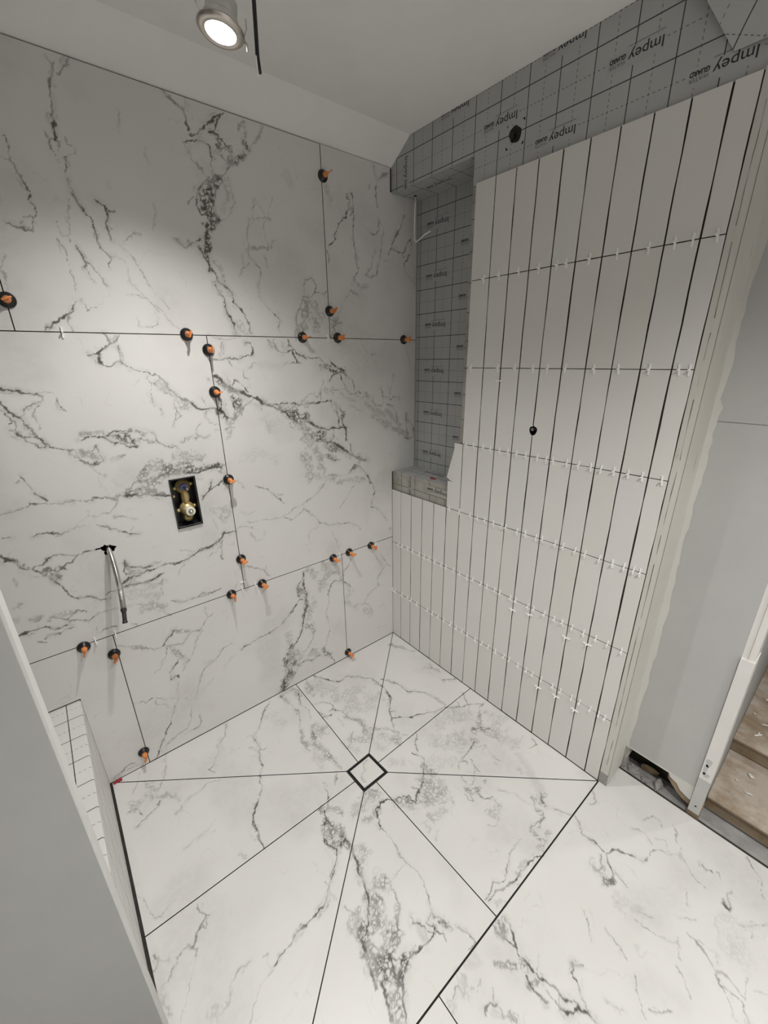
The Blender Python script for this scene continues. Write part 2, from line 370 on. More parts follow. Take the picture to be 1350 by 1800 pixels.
WALL_VEINS = '''
v 4 0.75 -1069,2274 -1091,2250 -1106,2233
v 5 0.50 -1111,2250 -1117,2236 -1128,2215 -1131,2197 -1132,2182
g 4 0.35 -1127,2259 -1116,2251 -1126,2223
v 4 0.80 -1131,2205 -1132,2185 -1133,2175 -1135,2159 -1137,2141 -1137,2128 -1142,2103 -1144,2090
v 2 0.40 -1165,2105 -1160,2092 -1160,2073 -1151,2059 -1147,2041
v 2 0.35 -1162,2090 -1146,2092 -1138,2087 -1145,2073 -1141,2066
v 2 0.35 -1121,2106 -1122,2089 -1112,2087 -1107,2071 -1126,2060
v 3 0.60 -1128,2059 -1136,2032 -1136,2007 -1131,1986 -1130,1969 -1127,1964
v 3 0.55 -1254,2071 -1250,2056 -1253,2040 -1252,2025 -1246,2015 -1242,1999 -1237,1992 -1232,1974 -1227,1961 -1232,1945 -1228,1934
b 3 0.35 -1244,2012 -1243,1986 -1234,1971
v 2 0.30 -1269,2029 -1259,2025 -1252,2023
g 4 0.22 -982,2195 -984,2170 -986,2148
g 3 0.20 -931,2124 -928,2086
v 2 0.30 -982,2198 -987,2167
v 3 0.70 -1228,1959 -1231,1942 -1227,1933 -1227,1921 -1235,1903 -1240,1888 -1248,1878
v 4 0.75 -1295,1883 -1269,1880 -1257,1878 -1243,1875
v 3 0.45 -1246,1880 -1263,1887 -1255,1902 -1237,1908
g 2 0.30 -1292,1931 -1294,1915
v 3 0.70 -1137,1976 -1128,1966 -1121,1947 -1109,1935 -1104,1924 -1101,1906 -1095,1893 -1097,1873 -1095,1861 -1089,1848
v 4 0.75 -1084,1970 -1073,1963 -1062,1958 -1063,1943 -1058,1928 -1064,1921 -1066,1893 -1062,1878
v 3 0.60 -1063,1956 -1049,1949 -1041,1949
b 2 0.40 -1076,1964 -1054,1953 -1057,1931
v 2 0.40 -1145,1961 -1156,1924 -1160,1903 -1162,1876 -1166,1862
v 2 0.30 -1185,1901 -1186,1882 -1177,1875 -1164,1873
v 2 0.40 -1193,1860 -1184,1846 -1184,1828 -1180,1806 -1181,1786 -1178,1758 -1181,1732
v 3 0.70 -1151,1850 -1141,1830 -1138,1814 -1128,1810 -1122,1796
v 3 0.55 -1122,1796 -1110,1776 -1100,1751
v 2 0.50 -1136,1814 -1144,1797 -1140,1783 -1133,1771 -1128,1760
v 3 0.60 -1095,1864 -1089,1846 -1076,1835 -1076,1825 -1084,1818 -1083,1808
v 2 0.30 -1076,1837 -1057,1834 -1043,1832 -1040,1806 -1036,1777 -1025,1764 -1014,1748 -1000,1728 -986,1711 -972,1690
v 2 0.40 -1030,1879 -1009,1895 -1000,1904 -984,1902
v 2 0.30 -1043,1871 -1032,1860 -1015,1832 -997,1801 -985,1771 -969,1744 -950,1724 -937,1706
v 2 0.30 -1054,1738 -1023,1740 -1000,1728 -976,1704 -956,1694 -945,1669
v 2 0.25 -1043,1672 -1037,1647 -1008,1650 -986,1653 -976,1675 -985,1696
v 4 0.70 -1187,1712 -1200,1688 -1212,1675 -1229,1664 -1247,1650 -1260,1640 -1271,1630
b 3 0.55 -1204,1685 -1213,1671 -1236,1661 -1264,1637
v 3 0.50 -1211,1671 -1219,1651 -1211,1642 -1212,1630
v 2 0.40 -1170,1713 -1164,1689 -1152,1698 -1137,1699
v 2 0.30 -1310,1810 -1322,1792 -1330,1771 -1329,1747 -1331,1729
g 4 0.20 -929,1990 -927,1965 -944,1920
v 3 0.75 -1133,1625 -1132,1606 -1122,1602 -1107,1610 -1100,1624
v 5 0.75 -1122,1600 -1148,1586 -1171,1570 -1188,1563
b 3 0.50 -1124,1600 -1152,1581 -1167,1572
v 3 0.60 -1158,1570 -1162,1552 -1157,1543
v 3 0.50 -1104,1599 -1102,1573 -1106,1550 -1121,1542
v 5 0.60 -858,2273 -847,2262 -827,2258 -812,2248 -802,2240 -803,2216 -797,2200
v 5 0.50 -796,2264 -801,2246 -805,2233
b 4 0.50 -852,2269 -830,2258 -808,2247
v 6 0.70 -819,2162 -792,2174 -761,2181 -743,2178 -735,2162 -735,2149
v 5 0.60 -797,2184 -778,2192 -764,2208 -739,2224 -712,2249 -682,2270
v 3 0.50 -686,2270 -710,2237 -717,2217
b 5 0.60 -730,2211 -708,2200 -703,2182 -714,2164
v 4 0.65 -734,2210 -706,2213 -695,2197 -683,2184 -677,2169 -670,2157
b 6 0.65 -715,2179 -695,2181 -679,2182
v 3 0.50 -820,2161 -804,2146 -803,2127 -786,2119 -769,2108 -764,2093
v 2 0.35 -735,2149 -742,2122 -740,2106
v 3 0.50 -706,2162 -692,2149 -686,2134
b 8 0.70 -677,2149 -653,2161 -625,2178 -610,2198 -621,2212
b 5 0.50 -628,2217 -613,2204 -616,2183
b 4 0.45 -618,2229 -613,2269 -637,2247
b 4 0.45 -553,2268 -569,2241 -585,2220 -602,2193
v 4 0.65 -662,2156 -686,2131 -701,2111 -723,2103 -744,2097
b 13 0.85 -729,2092 -751,2074 -766,2055 -781,2035
b 16 0.85 -744,2069 -762,2032 -770,2007
b 14 0.85 -762,2005 -757,1989 -754,1979
v 4 0.75 -756,2093 -789,2057 -805,2031 -801,2008 -797,1985 -772,1989 -765,1984
v 4 0.60 -805,2031 -821,2023 -826,2014 -834,2004
b 9 0.80 -754,1979 -770,1955 -781,1932
v 4 0.50 -797,1958 -788,1966 -766,1977
b 9 0.85 -779,1950 -785,1925 -794,1892 -793,1870
b 11 0.30 -704,2097 -695,2068 -695,2044 -715,2020
v 2 0.35 -687,2100 -682,2074 -679,2037 -701,1998 -729,1979
v 4 0.75 -888,1907 -879,1905 -870,1889 -860,1885 -842,1900 -825,1907 -810,1916
v 3 0.45 -820,1901 -803,1873
v 2 0.30 -609,2067 -615,2026 -623,1996 -639,1975 -649,1937 -648,1910 -646,1888
v 2 0.30 -623,2000 -570,2014 -552,2011
v 2 0.30 -605,2064 -586,2035 -570,2012 -583,1987 -582,1953 -575,1931 -572,1920
v 2 0.25 -539,2076 -562,2039 -561,2010
b 4 0.30 -596,1917 -572,1920 -544,1947
g 18 0.12 -477,2165 -465,2131
v 2 0.25 -657,1909 -610,1915 -576,1927
b 9 0.85 -756,1983 -774,1953 -788,1921 -790,1893 -789,1873
v 4 0.75 -888,1907 -876,1905 -862,1887 -840,1898 -816,1913 -806,1918
v 4 0.70 -819,1893 -798,1860 -791,1849 -792,1825
v 5 0.75 -787,1869 -790,1841 -777,1818 -770,1802 -740,1784 -722,1759
b 6 0.40 -771,1859 -752,1829 -747,1800
v 5 0.75 -779,1793 -773,1773 -759,1752 -754,1723 -752,1705 -736,1679 -729,1652 -727,1634
v 4 0.60 -724,1759 -727,1742 -714,1729 -697,1703 -680,1672 -676,1645 -670,1633
b 7 0.30 -722,1671 -700,1644 -680,1635
v 3 0.40 -632,1999 -647,1965 -649,1911 -643,1878 -615,1856 -612,1838 -625,1798 -626,1771 -613,1744 -589,1718 -558,1696 -551,1682 -570,1662 -560,1645
v 2 0.35 -594,1897 -584,1876 -584,1855
b 4 0.35 -639,1910 -597,1918 -570,1925
g 7 0.20 -671,1896 -670,1862
v 2 0.30 -650,1865 -678,1840 -688,1822
v 3 0.45 -440,1785 -440,1808 -432,1833 -401,1843 -387,1818 -393,1788 -412,1779 -444,1775
v 2 0.40 -392,1798 -354,1791 -337,1807
b 14 0.40 -438,1765 -429,1737 -450,1706
b 23 0.45 -430,1717 -446,1676 -467,1655
v 3 0.40 -447,1770 -462,1740 -480,1704 -484,1665 -484,1640
b 17 0.35 -402,1748 -380,1709 -403,1662
b 10 0.55 -300,1702 -317,1654 -325,1638
v 2 0.20 -982,1721 -963,1694 -939,1667 -921,1647
v 4 0.70 -197,2160 -194,2133 -198,2103 -194,2068 -197,2017 -193,1980 -186,1950 -183,1912 -175,1894 -196,1868 -199,1856
b 6 0.50 -219,2145 -210,2112 -207,2081
v 4 0.60 -215,2122 -228,2070 -265,2046 -282,2004 -289,1982 -315,1964
v 3 0.50 -326,1948 -315,1927 -320,1897
b 12 0.30 -312,2148 -299,2120 -306,2092
v 3 0.45 -82,2267 -75,2237 -76,2168 -69,2133
v 4 0.50 -70,2099 -53,2079 -39,2063 -42,2031 -52,1990 -62,1946 -71,1916 -75,1892
v 3 0.50 -117,2036 -83,2033 -68,2043 -64,2089
v 3 0.45 -79,1975 -103,1945 -109,1912 -134,1878
g 6 0.35 -111,2201 -112,2183
b 6 0.45 -139,1873 -105,1873 -75,1892
b 10 0.30 -202,1844 -175,1838 -141,1833
v 3 0.45 -220,1814 -177,1798
v 2 0.35 -226,1810 -255,1772 -279,1730 -297,1697
v 4 0.50 83,2128 68,2106 43,2055 12,2011 -1,1985 -13,1967
g 5 0.50 74,2119 80,2124
v 6 0.50 18,1995 55,1984 75,1986 94,2018 120,2042
v 4 0.45 126,2034 120,1988 94,1955 81,1945 91,1912
v 3 0.40 62,1985 81,1966
v 2 0.30 88,1912 156,1866
v 3 0.40 -13,1951 -38,1940
v 2 0.30 -55,2230 -15,2247
b 8 0.45 -55,2227 -38,2244 -15,2253
b 8 0.60 -324,1696 -309,1672 -322,1639
v 3 0.40 -302,1697 -271,1686
v 4 0.85 -1409,1481 -1386,1478 -1370,1473 -1351,1469 -1337,1465 -1325,1456
v 2 0.50 -1325,1456 -1325,1443 -1348,1439 -1368,1429 -1374,1411 -1384,1401
v 2 0.50 -1339,1465 -1318,1468 -1297,1462 -1293,1444
v 4 0.80 -1293,1444 -1290,1428 -1282,1411
v 2 0.50 -1296,1437 -1296,1420 -1283,1413
v 3 0.50 -1335,1431 -1347,1423 -1361,1406 -1356,1396 -1351,1383 -1354,1363
g 3 0.30 -1357,1403 -1352,1389
v 4 0.80 -1418,1445 -1412,1433 -1401,1416 -1395,1406 -1384,1401 -1379,1382 -1369,1365 -1363,1348 -1350,1333 -1339,1323
v 3 0.70 -1416,1414 -1405,1399 -1406,1387 -1417,1386
g 2 0.70 -1409,1389 -1404,1395
v 3 0.50 -1404,1399 -1395,1394 -1403,1369 -1396,1357
v 5 0.85 -1405,1363 -1395,1352 -1381,1347 -1366,1343 -1355,1334 -1342,1325
b 3 0.40 -1415,1370 -1405,1363 -1399,1356
v 3 0.60 -1390,1345 -1388,1333 -1379,1325 -1357,1309 -1346,1322
v 3 0.75 -1339,1323 -1340,1308 -1328,1301 -1317,1299 -1299,1293 -1287,1295 -1279,1282
v 3 0.60 -1300,1292 -1289,1276 -1277,1263 -1262,1250 -1252,1243 -1233,1245 -1216,1252
b 9 0.50 -1273,1281 -1255,1282 -1235,1264
v 3 0.50 -1275,1285 -1256,1278 -1229,1292 -1224,1302 -1221,1273 -1216,1252
b 5 0.65 -1267,1254 -1254,1247 -1230,1248
v 2 0.40 -1261,1242 -1242,1217 -1228,1199 -1218,1199
v 2 0.25 -1246,1202 -1240,1171 -1228,1137
v 4 0.75 -1263,1320 -1246,1327 -1222,1327 -1201,1323 -1188,1312 -1175,1299 -1153,1297 -1133,1284 -1117,1278
b 7 0.40 -1252,1338 -1233,1343 -1216,1341
v 3 0.50 -1257,1335 -1242,1344 -1212,1346 -1196,1333
b 10 0.70 -1185,1326 -1158,1319 -1134,1309 -1115,1291
b 8 0.60 -1123,1334 -1100,1331 -1087,1314
v 3 0.70 -1187,1330 -1164,1338 -1140,1332 -1130,1331
b 7 0.55 -1103,1301 -1079,1298 -1067,1293
v 2 0.40 -1189,1249 -1162,1254 -1154,1263
v 4 0.60 -1424,1232 -1419,1214 -1414,1195 -1403,1179 -1391,1162 -1386,1155
g 4 0.45 -1438,1221 -1436,1219
v 3 0.50 -1496,1138 -1482,1136 -1466,1138 -1450,1141 -1434,1143 -1426,1152 -1408,1148 -1379,1144 -1335,1136 -1308,1138 -1295,1131 -1261,1131 -1236,1131 -1215,1123 -1199,1121
v 3 0.50 -1273,1135 -1261,1133 -1249,1128
v 2 0.50 -1202,1114 -1217,1099 -1241,1077 -1264,1076 -1281,1067
v 2 0.35 -1293,1097 -1297,1081 -1315,1068 -1336,1054
v 2 0.35 -1297,1079 -1277,1073
v 2 0.40 -1228,1059 -1206,1056 -1187,1047 -1166,1035
v 2 0.25 -1203,1179 -1182,1155 -1175,1142
v 4 0.80 -1199,1123 -1178,1126 -1149,1120 -1115,1113 -1098,1109
b 11 0.75 -1163,1135 -1128,1136 -1098,1146
b 8 0.55 -1126,1164 -1102,1180 -1085,1197
v 3 0.50 -1514,1068 -1490,1062
v 3 0.55 -1441,1050 -1426,1052 -1409,1051 -1389,1043 -1369,1041 -1350,1046
v 2 0.45 -1343,1051 -1325,1050 -1304,1047
v 2 0.30 -1393,1036 -1369,1039
v 3 0.60 -1280,1042 -1263,1034 -1252,1026 -1237,1018 -1226,1005 -1201,993 -1168,984
v 2 0.30 -1180,1015 -1190,997
v 6 0.75 -1529,1011 -1518,993 -1505,984 -1496,966 -1485,954 -1469,943
b 4 0.55 -1521,1001 -1505,984 -1492,969 -1480,953
v 4 0.75 -1469,943 -1454,925 -1441,917 -1429,894 -1419,873 -1412,853
b 9 0.75 -1442,927 -1423,920 -1402,925
b 9 0.75 -1426,909 -1420,894 -1410,903
v 3 0.60 -1469,943 -1464,953 -1445,950 -1428,962 -1414,974 -1401,977 -1385,969 -1358,959 -1339,959 -1320,962 -1298,961
v 3 0.60 -1401,929 -1385,933 -1372,935 -1358,955
v 3 0.70 -1412,853 -1405,833 -1391,810 -1373,807 -1355,802 -1337,795 -1324,778 -1304,777
b 4 0.60 -1358,805 -1343,799 -1332,788
v 3 0.50 -1307,794 -1272,798
v 4 0.70 -1257,806 -1233,820 -1206,828 -1179,837 -1150,831
v 3 0.60 -1230,896 -1228,877 -1207,861 -1173,849 -1148,845
v 3 0.55 -1228,877 -1243,856 -1236,839 -1208,838 -1186,837
v 4 0.75 -1259,798 -1234,797 -1205,796 -1176,794 -1156,801
b 5 0.50 -1255,801 -1223,798
v 2 0.40 -1234,816 -1197,802
g 5 0.30 -1519,927 -1521,904
b 6 0.30 -1539,835 -1517,846 -1533,836
b 8 0.30 -1469,765 -1450,770 -1420,765 -1396,763
v 3 0.45 -1465,768 -1447,755 -1425,745 -1410,756 -1392,764 -1373,749
v 3 0.40 -1425,743 -1397,728 -1371,716 -1349,725 -1337,733 -1312,727 -1284,724
v 4 0.55 -1554,744 -1532,742 -1511,746 -1494,746 -1479,735 -1467,722 -1442,726 -1431,730
v 2 0.40 -1536,736 -1518,731
v 3 0.40 -1517,698 -1497,683
v 3 0.45 -1499,700 -1479,708 -1456,701 -1436,710 -1417,710
b 7 0.35 -1506,778 -1490,784 -1516,783
v 2 0.40 -1510,784 -1499,772 -1489,783
v 3 0.50 -1363,660 -1350,659 -1328,663 -1304,661
v 3 0.40 -1359,678 -1366,653
g 13 0.18 -1565,809 -1545,791
g 18 0.14 -1345,727 -1338,696
v 2 0.30 -1260,775 -1244,749 -1223,746 -1207,749
v 2 0.35 -1253,720 -1227,723 -1201,703 -1175,701
v 2 0.35 -1472,920 -1459,915
b 12 0.22 -1242,777 -1211,769 -1169,772
v 4 0.75 -1137,1625 -1128,1612 -1122,1603 -1138,1593 -1155,1580 -1165,1574
v 4 0.60 -1100,1624 -1106,1609 -1122,1599
b 4 0.35 -1129,1618 -1120,1609 -1109,1619
v 3 0.70 -1158,1574 -1162,1548 -1155,1538 -1139,1531 -1121,1542 -1109,1544
v 3 0.55 -1106,1596 -1104,1577 -1107,1550 -1103,1540
v 3 0.75 -1109,1544 -1093,1530 -1079,1523 -1054,1517 -1032,1509 -1023,1506
g 3 0.40 -1041,1513 -1026,1507
v 3 0.55 -1022,1507 -1007,1500 -1001,1492 -994,1478
v 5 0.70 -1001,1492 -991,1474 -977,1455 -961,1439 -949,1425 -932,1418 -919,1404 -898,1388 -880,1381 -859,1387 -835,1383
b 4 0.55 -974,1451 -955,1431 -932,1414
v 3 0.55 -1028,1479 -1014,1464 -997,1459 -986,1444 -973,1436
b 4 0.60 -1011,1460 -993,1445 -980,1436
v 2 0.40 -1005,1492 -1020,1482 -1016,1468
v 2 0.35 -1046,1505 -1035,1479 -1040,1451 -1036,1418
v 2 0.35 -1037,1483 -1024,1479
v 2 0.40 -1021,1406 -1019,1379
v 2 0.40 -975,1425 -977,1391 -983,1357 -990,1338
b 10 0.30 -970,1413 -950,1396 -929,1387
v 2 0.40 -983,1361 -963,1367 -974,1391
v 2 0.40 -903,1337 -922,1319 -921,1298 -896,1283 -875,1289
b 6 0.45 -931,1283 -915,1289 -892,1282
b 7 0.35 -979,1273 -958,1287 -933,1296
v 2 0.35 -868,1382 -880,1359 -867,1337 -844,1327
v 2 0.35 -851,1307 -835,1305
v 3 0.45 -1076,1332 -1061,1323 -1053,1306 -1050,1287 -1035,1273 -1018,1266 -999,1266 -983,1253
v 2 0.35 -967,1428 -940,1411 -913,1393
b 6 0.40 -1095,1304 -1073,1297 -1060,1292
b 11 0.50 -1127,1176 -1101,1187 -1071,1214
b 15 0.50 -1094,1202 -1056,1216
b 13 0.60 -1046,1190 -1008,1196 -977,1199
b 17 0.40 -1002,1232 -964,1226 -928,1208
b 10 0.75 -1065,1169 -1018,1181 -965,1176 -913,1175 -859,1175
v 7 0.70 -1088,1161 -1041,1177 -990,1167 -944,1161 -893,1170 -837,1173
b 11 0.70 -1129,1165 -1094,1166 -1066,1165
v 2 0.35 -885,1423 -873,1398
v 2 0.30 -1177,1259 -1165,1257 -1155,1263
b 13 0.75 -1109,1158 -1095,1148 -1079,1163
b 12 0.70 -1128,1140 -1101,1130 -1088,1117
b 10 0.50 -1129,1179 -1104,1200 -1077,1209
b 12 0.70 -1059,1166 -1031,1176 -1001,1174
v 5 0.80 -1200,1125 -1182,1124 -1157,1119 -1123,1117 -1086,1111 -1065,1100 -1043,1092
b 6 0.70 -1178,1132 -1140,1124 -1094,1118 -1064,1106
v 3 0.45 -1177,1136 -1152,1155 -1128,1169
v 2 0.30 -951,1140 -927,1134
v 5 0.65 -944,1054 -921,1077 -903,1101 -896,1116
v 4 0.55 -921,1077 -888,1098 -863,1113 -843,1138
v 3 0.45 -863,1113 -849,1099 -850,1082
b 5 0.40 -864,1157 -854,1144 -842,1146
b 13 0.28 -917,1007 -890,983 -871,953
b 12 0.30 -872,1000 -845,989 -862,959
v 2 0.30 -944,1030 -908,1017 -842,988
v 2 0.25 -939,1012 -911,976 -903,923
v 5 0.75 -834,898 -858,901 -878,903 -893,885 -911,873 -944,861 -979,859 -1003,849 -1042,836 -1079,833 -1119,841 -1148,834 -1180,837 -1214,829 -1238,822 -1252,811
b 6 0.55 -979,859 -940,860 -898,878
v 3 0.50 -895,872 -904,839 -905,794
v 3 0.40 -901,856 -929,830 -950,823
v 3 0.50 -1229,897 -1223,877 -1198,860 -1168,850 -1145,850 -1130,857 -1123,859
v 3 0.50 -1229,879 -1246,857 -1234,841 -1210,848
b 8 0.35 -1228,871 -1217,847 -1192,842
v 4 0.65 -1254,803 -1227,799 -1201,796 -1175,794 -1147,800 -1125,809
b 6 0.40 -1252,798 -1220,799 -1179,791 -1140,802
v 2 0.40 -1244,824 -1191,798
b 10 0.30 -1174,768 -1145,774 -1131,777
v 2 0.35 -1130,781 -1139,754 -1141,721
v 2 0.40 -1049,817 -1072,790
v 2 0.35 -1050,877 -1022,868 -990,862
v 2 0.35 -1228,1061 -1211,1057 -1190,1044 -1164,1035
v 3 0.50 -1237,1016 -1223,1001 -1200,992 -1165,982
v 3 0.45 -1120,685 -1079,666 -1056,668 -1023,663 -1005,675 -971,666 -930,668
v 2 0.30 -860,680 -874,646
b 14 0.18 -1242,770 -1198,744 -1161,728
v 3 0.45 -798,1567 -789,1584 -782,1612
v 3 0.40 -776,1604 -784,1570 -796,1562
v 3 0.65 -821,1551 -788,1550 -764,1554 -733,1551 -710,1558 -687,1564 -679,1573
v 4 0.70 -694,1607 -681,1605 -676,1584 -679,1570
v 2 0.40 -769,1547 -765,1524
v 2 0.35 -800,1551 -801,1539
b 4 0.35 -706,1517 -685,1526 -674,1534
v 2 0.40 -721,1512 -725,1494 -713,1488 -705,1475
v 3 0.55 -768,1460 -762,1481 -752,1480
v 2 0.45 -753,1477 -732,1464 -716,1439
v 4 0.70 -721,1452 -715,1439
b 10 0.85 -822,1486 -801,1465 -780,1443 -749,1435
v 12 0.80 -826,1497 -805,1482 -787,1455 -758,1442 -724,1431 -699,1417 -674,1399 -649,1385
v 8 0.70 -649,1385 -622,1373 -598,1361 -573,1349 -549,1330 -523,1318
v 5 0.65 -648,1388 -621,1380 -577,1380 -548,1376 -498,1372 -463,1368 -430,1370 -409,1374
b 9 0.75 -775,1412 -758,1396 -747,1408
b 8 0.70 -764,1375 -750,1386 -759,1362
v 4 0.60 -776,1400 -774,1376 -780,1352 -795,1340
b 7 0.70 -765,1369 -775,1345 -792,1334 -808,1333
v 4 0.60 -693,1410 -709,1396 -737,1382 -753,1362 -772,1341
v 10 0.80 -823,1422 -820,1398 -824,1374 -813,1367 -803,1344
b 7 0.50 -803,1326 -788,1321 -812,1305
b 4 0.35 -811,1292 -794,1297 -818,1268
b 12 0.70 -586,1367 -557,1355 -532,1339
b 11 0.70 -537,1333 -515,1314 -526,1359
b 15 0.55 -523,1311 -494,1284 -473,1249
v 5 0.70 -474,1331 -473,1302 -461,1298 -446,1282 -417,1272
v 4 0.65 -513,1334 -494,1334 -474,1334
v 4 0.65 -566,1349 -546,1317 -516,1303 -499,1280 -461,1248 -429,1233
b 10 0.50 -489,1251 -484,1218 -499,1231
v 3 0.40 -547,1306 -549,1289 -535,1277 -522,1290
b 17 0.13 -662,1328 -622,1304 -592,1314
b 14 0.16 -645,1296 -621,1280
v 3 0.55 -498,1372 -488,1390
v 2 0.35 -490,1377 -451,1411 -422,1417
v 4 0.55 -613,1620 -609,1602 -596,1591 -573,1582 -556,1573 -527,1576 -508,1579
b 4 0.40 -610,1617 -596,1597 -579,1588
v 4 0.55 -593,1623 -591,1606 -576,1588
v 4 0.60 -529,1624 -521,1597 -508,1582 -483,1566 -454,1553
v 5 0.70 -512,1576 -503,1557 -494,1538
v 2 0.40 -550,1529 -516,1538 -490,1536 -471,1531
b 7 0.30 -553,1600 -540,1591 -524,1600
v 2 0.30 -829,1630 -773,1616 -729,1621
v 3 0.40 -880,1383 -861,1387 -835,1382
g 19 0.08 -655,1528 -569,1523
v 3 0.50 -498,1576 -474,1563 -453,1560 -437,1553 -397,1552
v 4 0.70 -393,1554 -380,1541 -368,1523 -336,1518
b 9 0.75 -383,1512 -360,1515 -328,1496
b 8 0.75 -338,1500 -310,1495 -290,1495
v 5 0.75 -339,1550 -338,1533 -318,1518 -285,1506 -261,1498
b 6 0.70 -285,1506 -266,1490 -262,1475
v 5 0.75 -310,1488 -334,1477 -345,1459
v 4 0.65 -291,1480 -278,1456 -270,1432 -246,1407
v 3 0.65 -252,1474 -228,1454 -219,1434 -220,1414
v 6 0.75 -241,1403 -216,1401 -194,1412 -184,1399
g 6 0.35 -211,1393 -174,1382 -142,1389
b 8 0.50 -153,1394 -142,1380
v 3 0.50 -115,1387 -115,1358 -99,1339 -65,1333 -53,1349 -56,1371
v 3 0.50 -64,1414 -53,1375 -18,1368 -7,1359 17,1375 48,1368 57,1355
v 2 0.40 18,1478 6,1440 -12,1381
g 12 0.28 -296,1406 -257,1380 -212,1368
g 17 0.30 -154,1348 -100,1318 -43,1287
g 18 0.32 -31,1312 5,1274 54,1232
b 18 0.30 -112,1293 -44,1251 16,1218
b 15 0.35 29,1216 79,1182 112,1164
v 4 0.50 -30,1339 5,1327 29,1289 41,1256
v 5 0.70 98,1288 104,1255 131,1229 147,1203
g 7 0.70 151,1203 148,1189
v 3 0.55 151,1203 151,1159 118,1154 86,1162
v 3 0.50 98,1246 98,1204 105,1165
g 11 0.28 -328,1365 -319,1340 -300,1342
b 11 0.30 -371,1418 -343,1416 -333,1431
v 3 0.45 -324,1419 -295,1422 -270,1424
v 2 0.40 -397,1381 -394,1419 -377,1467
v 5 0.65 -518,1371 -492,1371 -461,1369 -430,1376 -393,1375 -346,1378
v 3 0.55 -496,1373 -486,1391
v 2 0.35 -482,1387 -435,1414 -415,1394 -389,1423
v 3 0.40 -346,1374 -334,1337 -316,1324
b 8 0.65 -300,1334 -281,1325 -292,1301
v 4 0.65 -316,1324 -312,1295 -317,1267 -300,1257
v 5 0.70 -296,1314 -293,1285 -280,1246 -274,1216 -275,1194
v 6 0.75 -272,1251 -300,1257 -330,1256 -374,1256 -411,1269 -442,1284 -463,1298
b 8 0.65 -455,1293 -429,1275 -392,1263
b 10 0.70 -473,1333 -471,1310 -498,1309
v 4 0.60 -337,1256 -345,1253 -342,1216
v 3 0.50 -379,1253 -381,1220 -343,1207
b 13 0.70 -427,1242 -400,1227 -389,1246
b 16 0.60 -499,1290 -463,1247 -419,1221
v 12 0.70 -419,1221 -378,1199 -349,1196 -310,1169 -270,1137 -229,1109 -175,1085
b 13 0.60 -401,1215 -359,1189 -326,1163
v 4 0.50 -258,1179 -254,1153 -234,1119
b 17 0.35 -487,1234 -454,1189 -419,1159
b 11 0.50 -382,1141 -344,1114
v 2 0.35 -259,1347 -229,1341 -198,1326 -177,1316
v 2 0.30 -166,1604 -151,1589 -136,1562 -142,1530
b 7 0.30 -115,1562 -99,1569
v 2 0.30 89,1602 114,1552 127,1496
b 11 0.15 -54,1597 -66,1561
b 23 0.40 -490,1153 -482,1106 -478,1071
b 18 0.35 -438,1167 -416,1124 -418,1101
v 10 0.70 -324,1186 -284,1151 -250,1122 -214,1104 -162,1083
b 12 0.50 -385,1182 -333,1164 -292,1146
v 3 0.50 -255,1176 -253,1140 -229,1112
v 4 0.55 -381,1147 -376,1129 -343,1112 -315,1114
b 7 0.50 -417,1107 -399,1080 -408,1053
v 5 0.65 -261,1044 -238,1071 -201,1058 -164,1020 -149,985
b 8 0.60 -254,1049 -223,1062
v 4 0.65 -149,985 -126,948 -115,912 -128,895
v 3 0.40 -128,888 -146,838 -105,821 -72,785 -38,733
v 3 0.45 -381,1053 -334,1036 -284,1033 -254,1037
b 16 0.28 -479,1066 -422,1049 -355,1025
b 11 0.30 -328,1007 -256,999 -181,991
v 3 0.45 -404,1016 -426,996 -454,972 -482,954 -522,945
v 2 0.40 -522,942 -560,936 -599,916 -636,908 -678,907
v 3 0.50 -619,903 -591,881 -565,889 -524,916
v 3 0.45 -524,919 -494,893 -464,857 -446,827 -405,810 -341,799 -282,787 -245,763 -214,738
v 2 0.30 -681,905 -716,917 -740,909 -782,923
v 2 0.30 -453,820 -502,798 -512,756
v 3 0.45 -735,1071 -705,1056 -674,1039 -649,1008 -618,967
v 2 0.30 -642,1013 -614,1004
v 2 0.25 -799,1104 -773,1068
v 2 0.30 -387,772 -362,711 -350,653
v 2 0.25 -821,911 -764,895
v 2 0.25 -777,876 -755,829 -727,827 -712,863
v 3 0.40 -808,727 -772,703 -739,685 -720,646
v 2 0.30 -731,701 -728,675
v 2 0.25 -242,978 -290,924 -337,870
g 8 0.50 -16,683 -12,674
v 2 0.25 -807,968 -777,960 -750,957
b 20 0.10 -766,1195 -693,1194 -631,1164
v 3 0.45 -1321,585 -1288,562 -1257,549 -1244,531 -1217,511 -1183,505
b 6 0.45 -1271,545 -1251,540 -1241,523
v 4 0.65 -1179,503 -1160,529 -1140,543 -1127,560 -1116,543
v 3 0.45 -1171,498 -1139,494 -1108,484 -1083,515 -1053,519 -1034,516
b 5 0.45 -1133,557 -1108,539 -1040,512
v 3 0.45 -1034,516 -1020,540 -1002,556 -981,565
v 2 0.35 -1002,556 -1004,606
v 2 0.35 -1030,508 -1055,476 -1078,431 -1105,389 -1129,363
v 2 0.40 -1167,491 -1191,436 -1210,410 -1226,407
b 8 0.30 -1153,495 -1134,442 -1120,416
v 3 0.50 -1130,465 -1119,422 -1099,392 -1124,393
v 3 0.55 -1138,420 -1156,398 -1173,383 -1175,346 -1155,353 -1153,333
v 2 0.30 -1322,307 -1285,299
v 3 0.60 -1296,307 -1281,293 -1258,296
v 2 0.40 -1250,289 -1247,261 -1219,236 -1210,217
v 2 0.30 -1246,290 -1205,260 -1169,244
v 4 0.55 -1169,244 -1191,204 -1216,146 -1235,118 -1252,81 -1280,32 -1302,-8
v 3 0.50 -1282,34 -1295,1
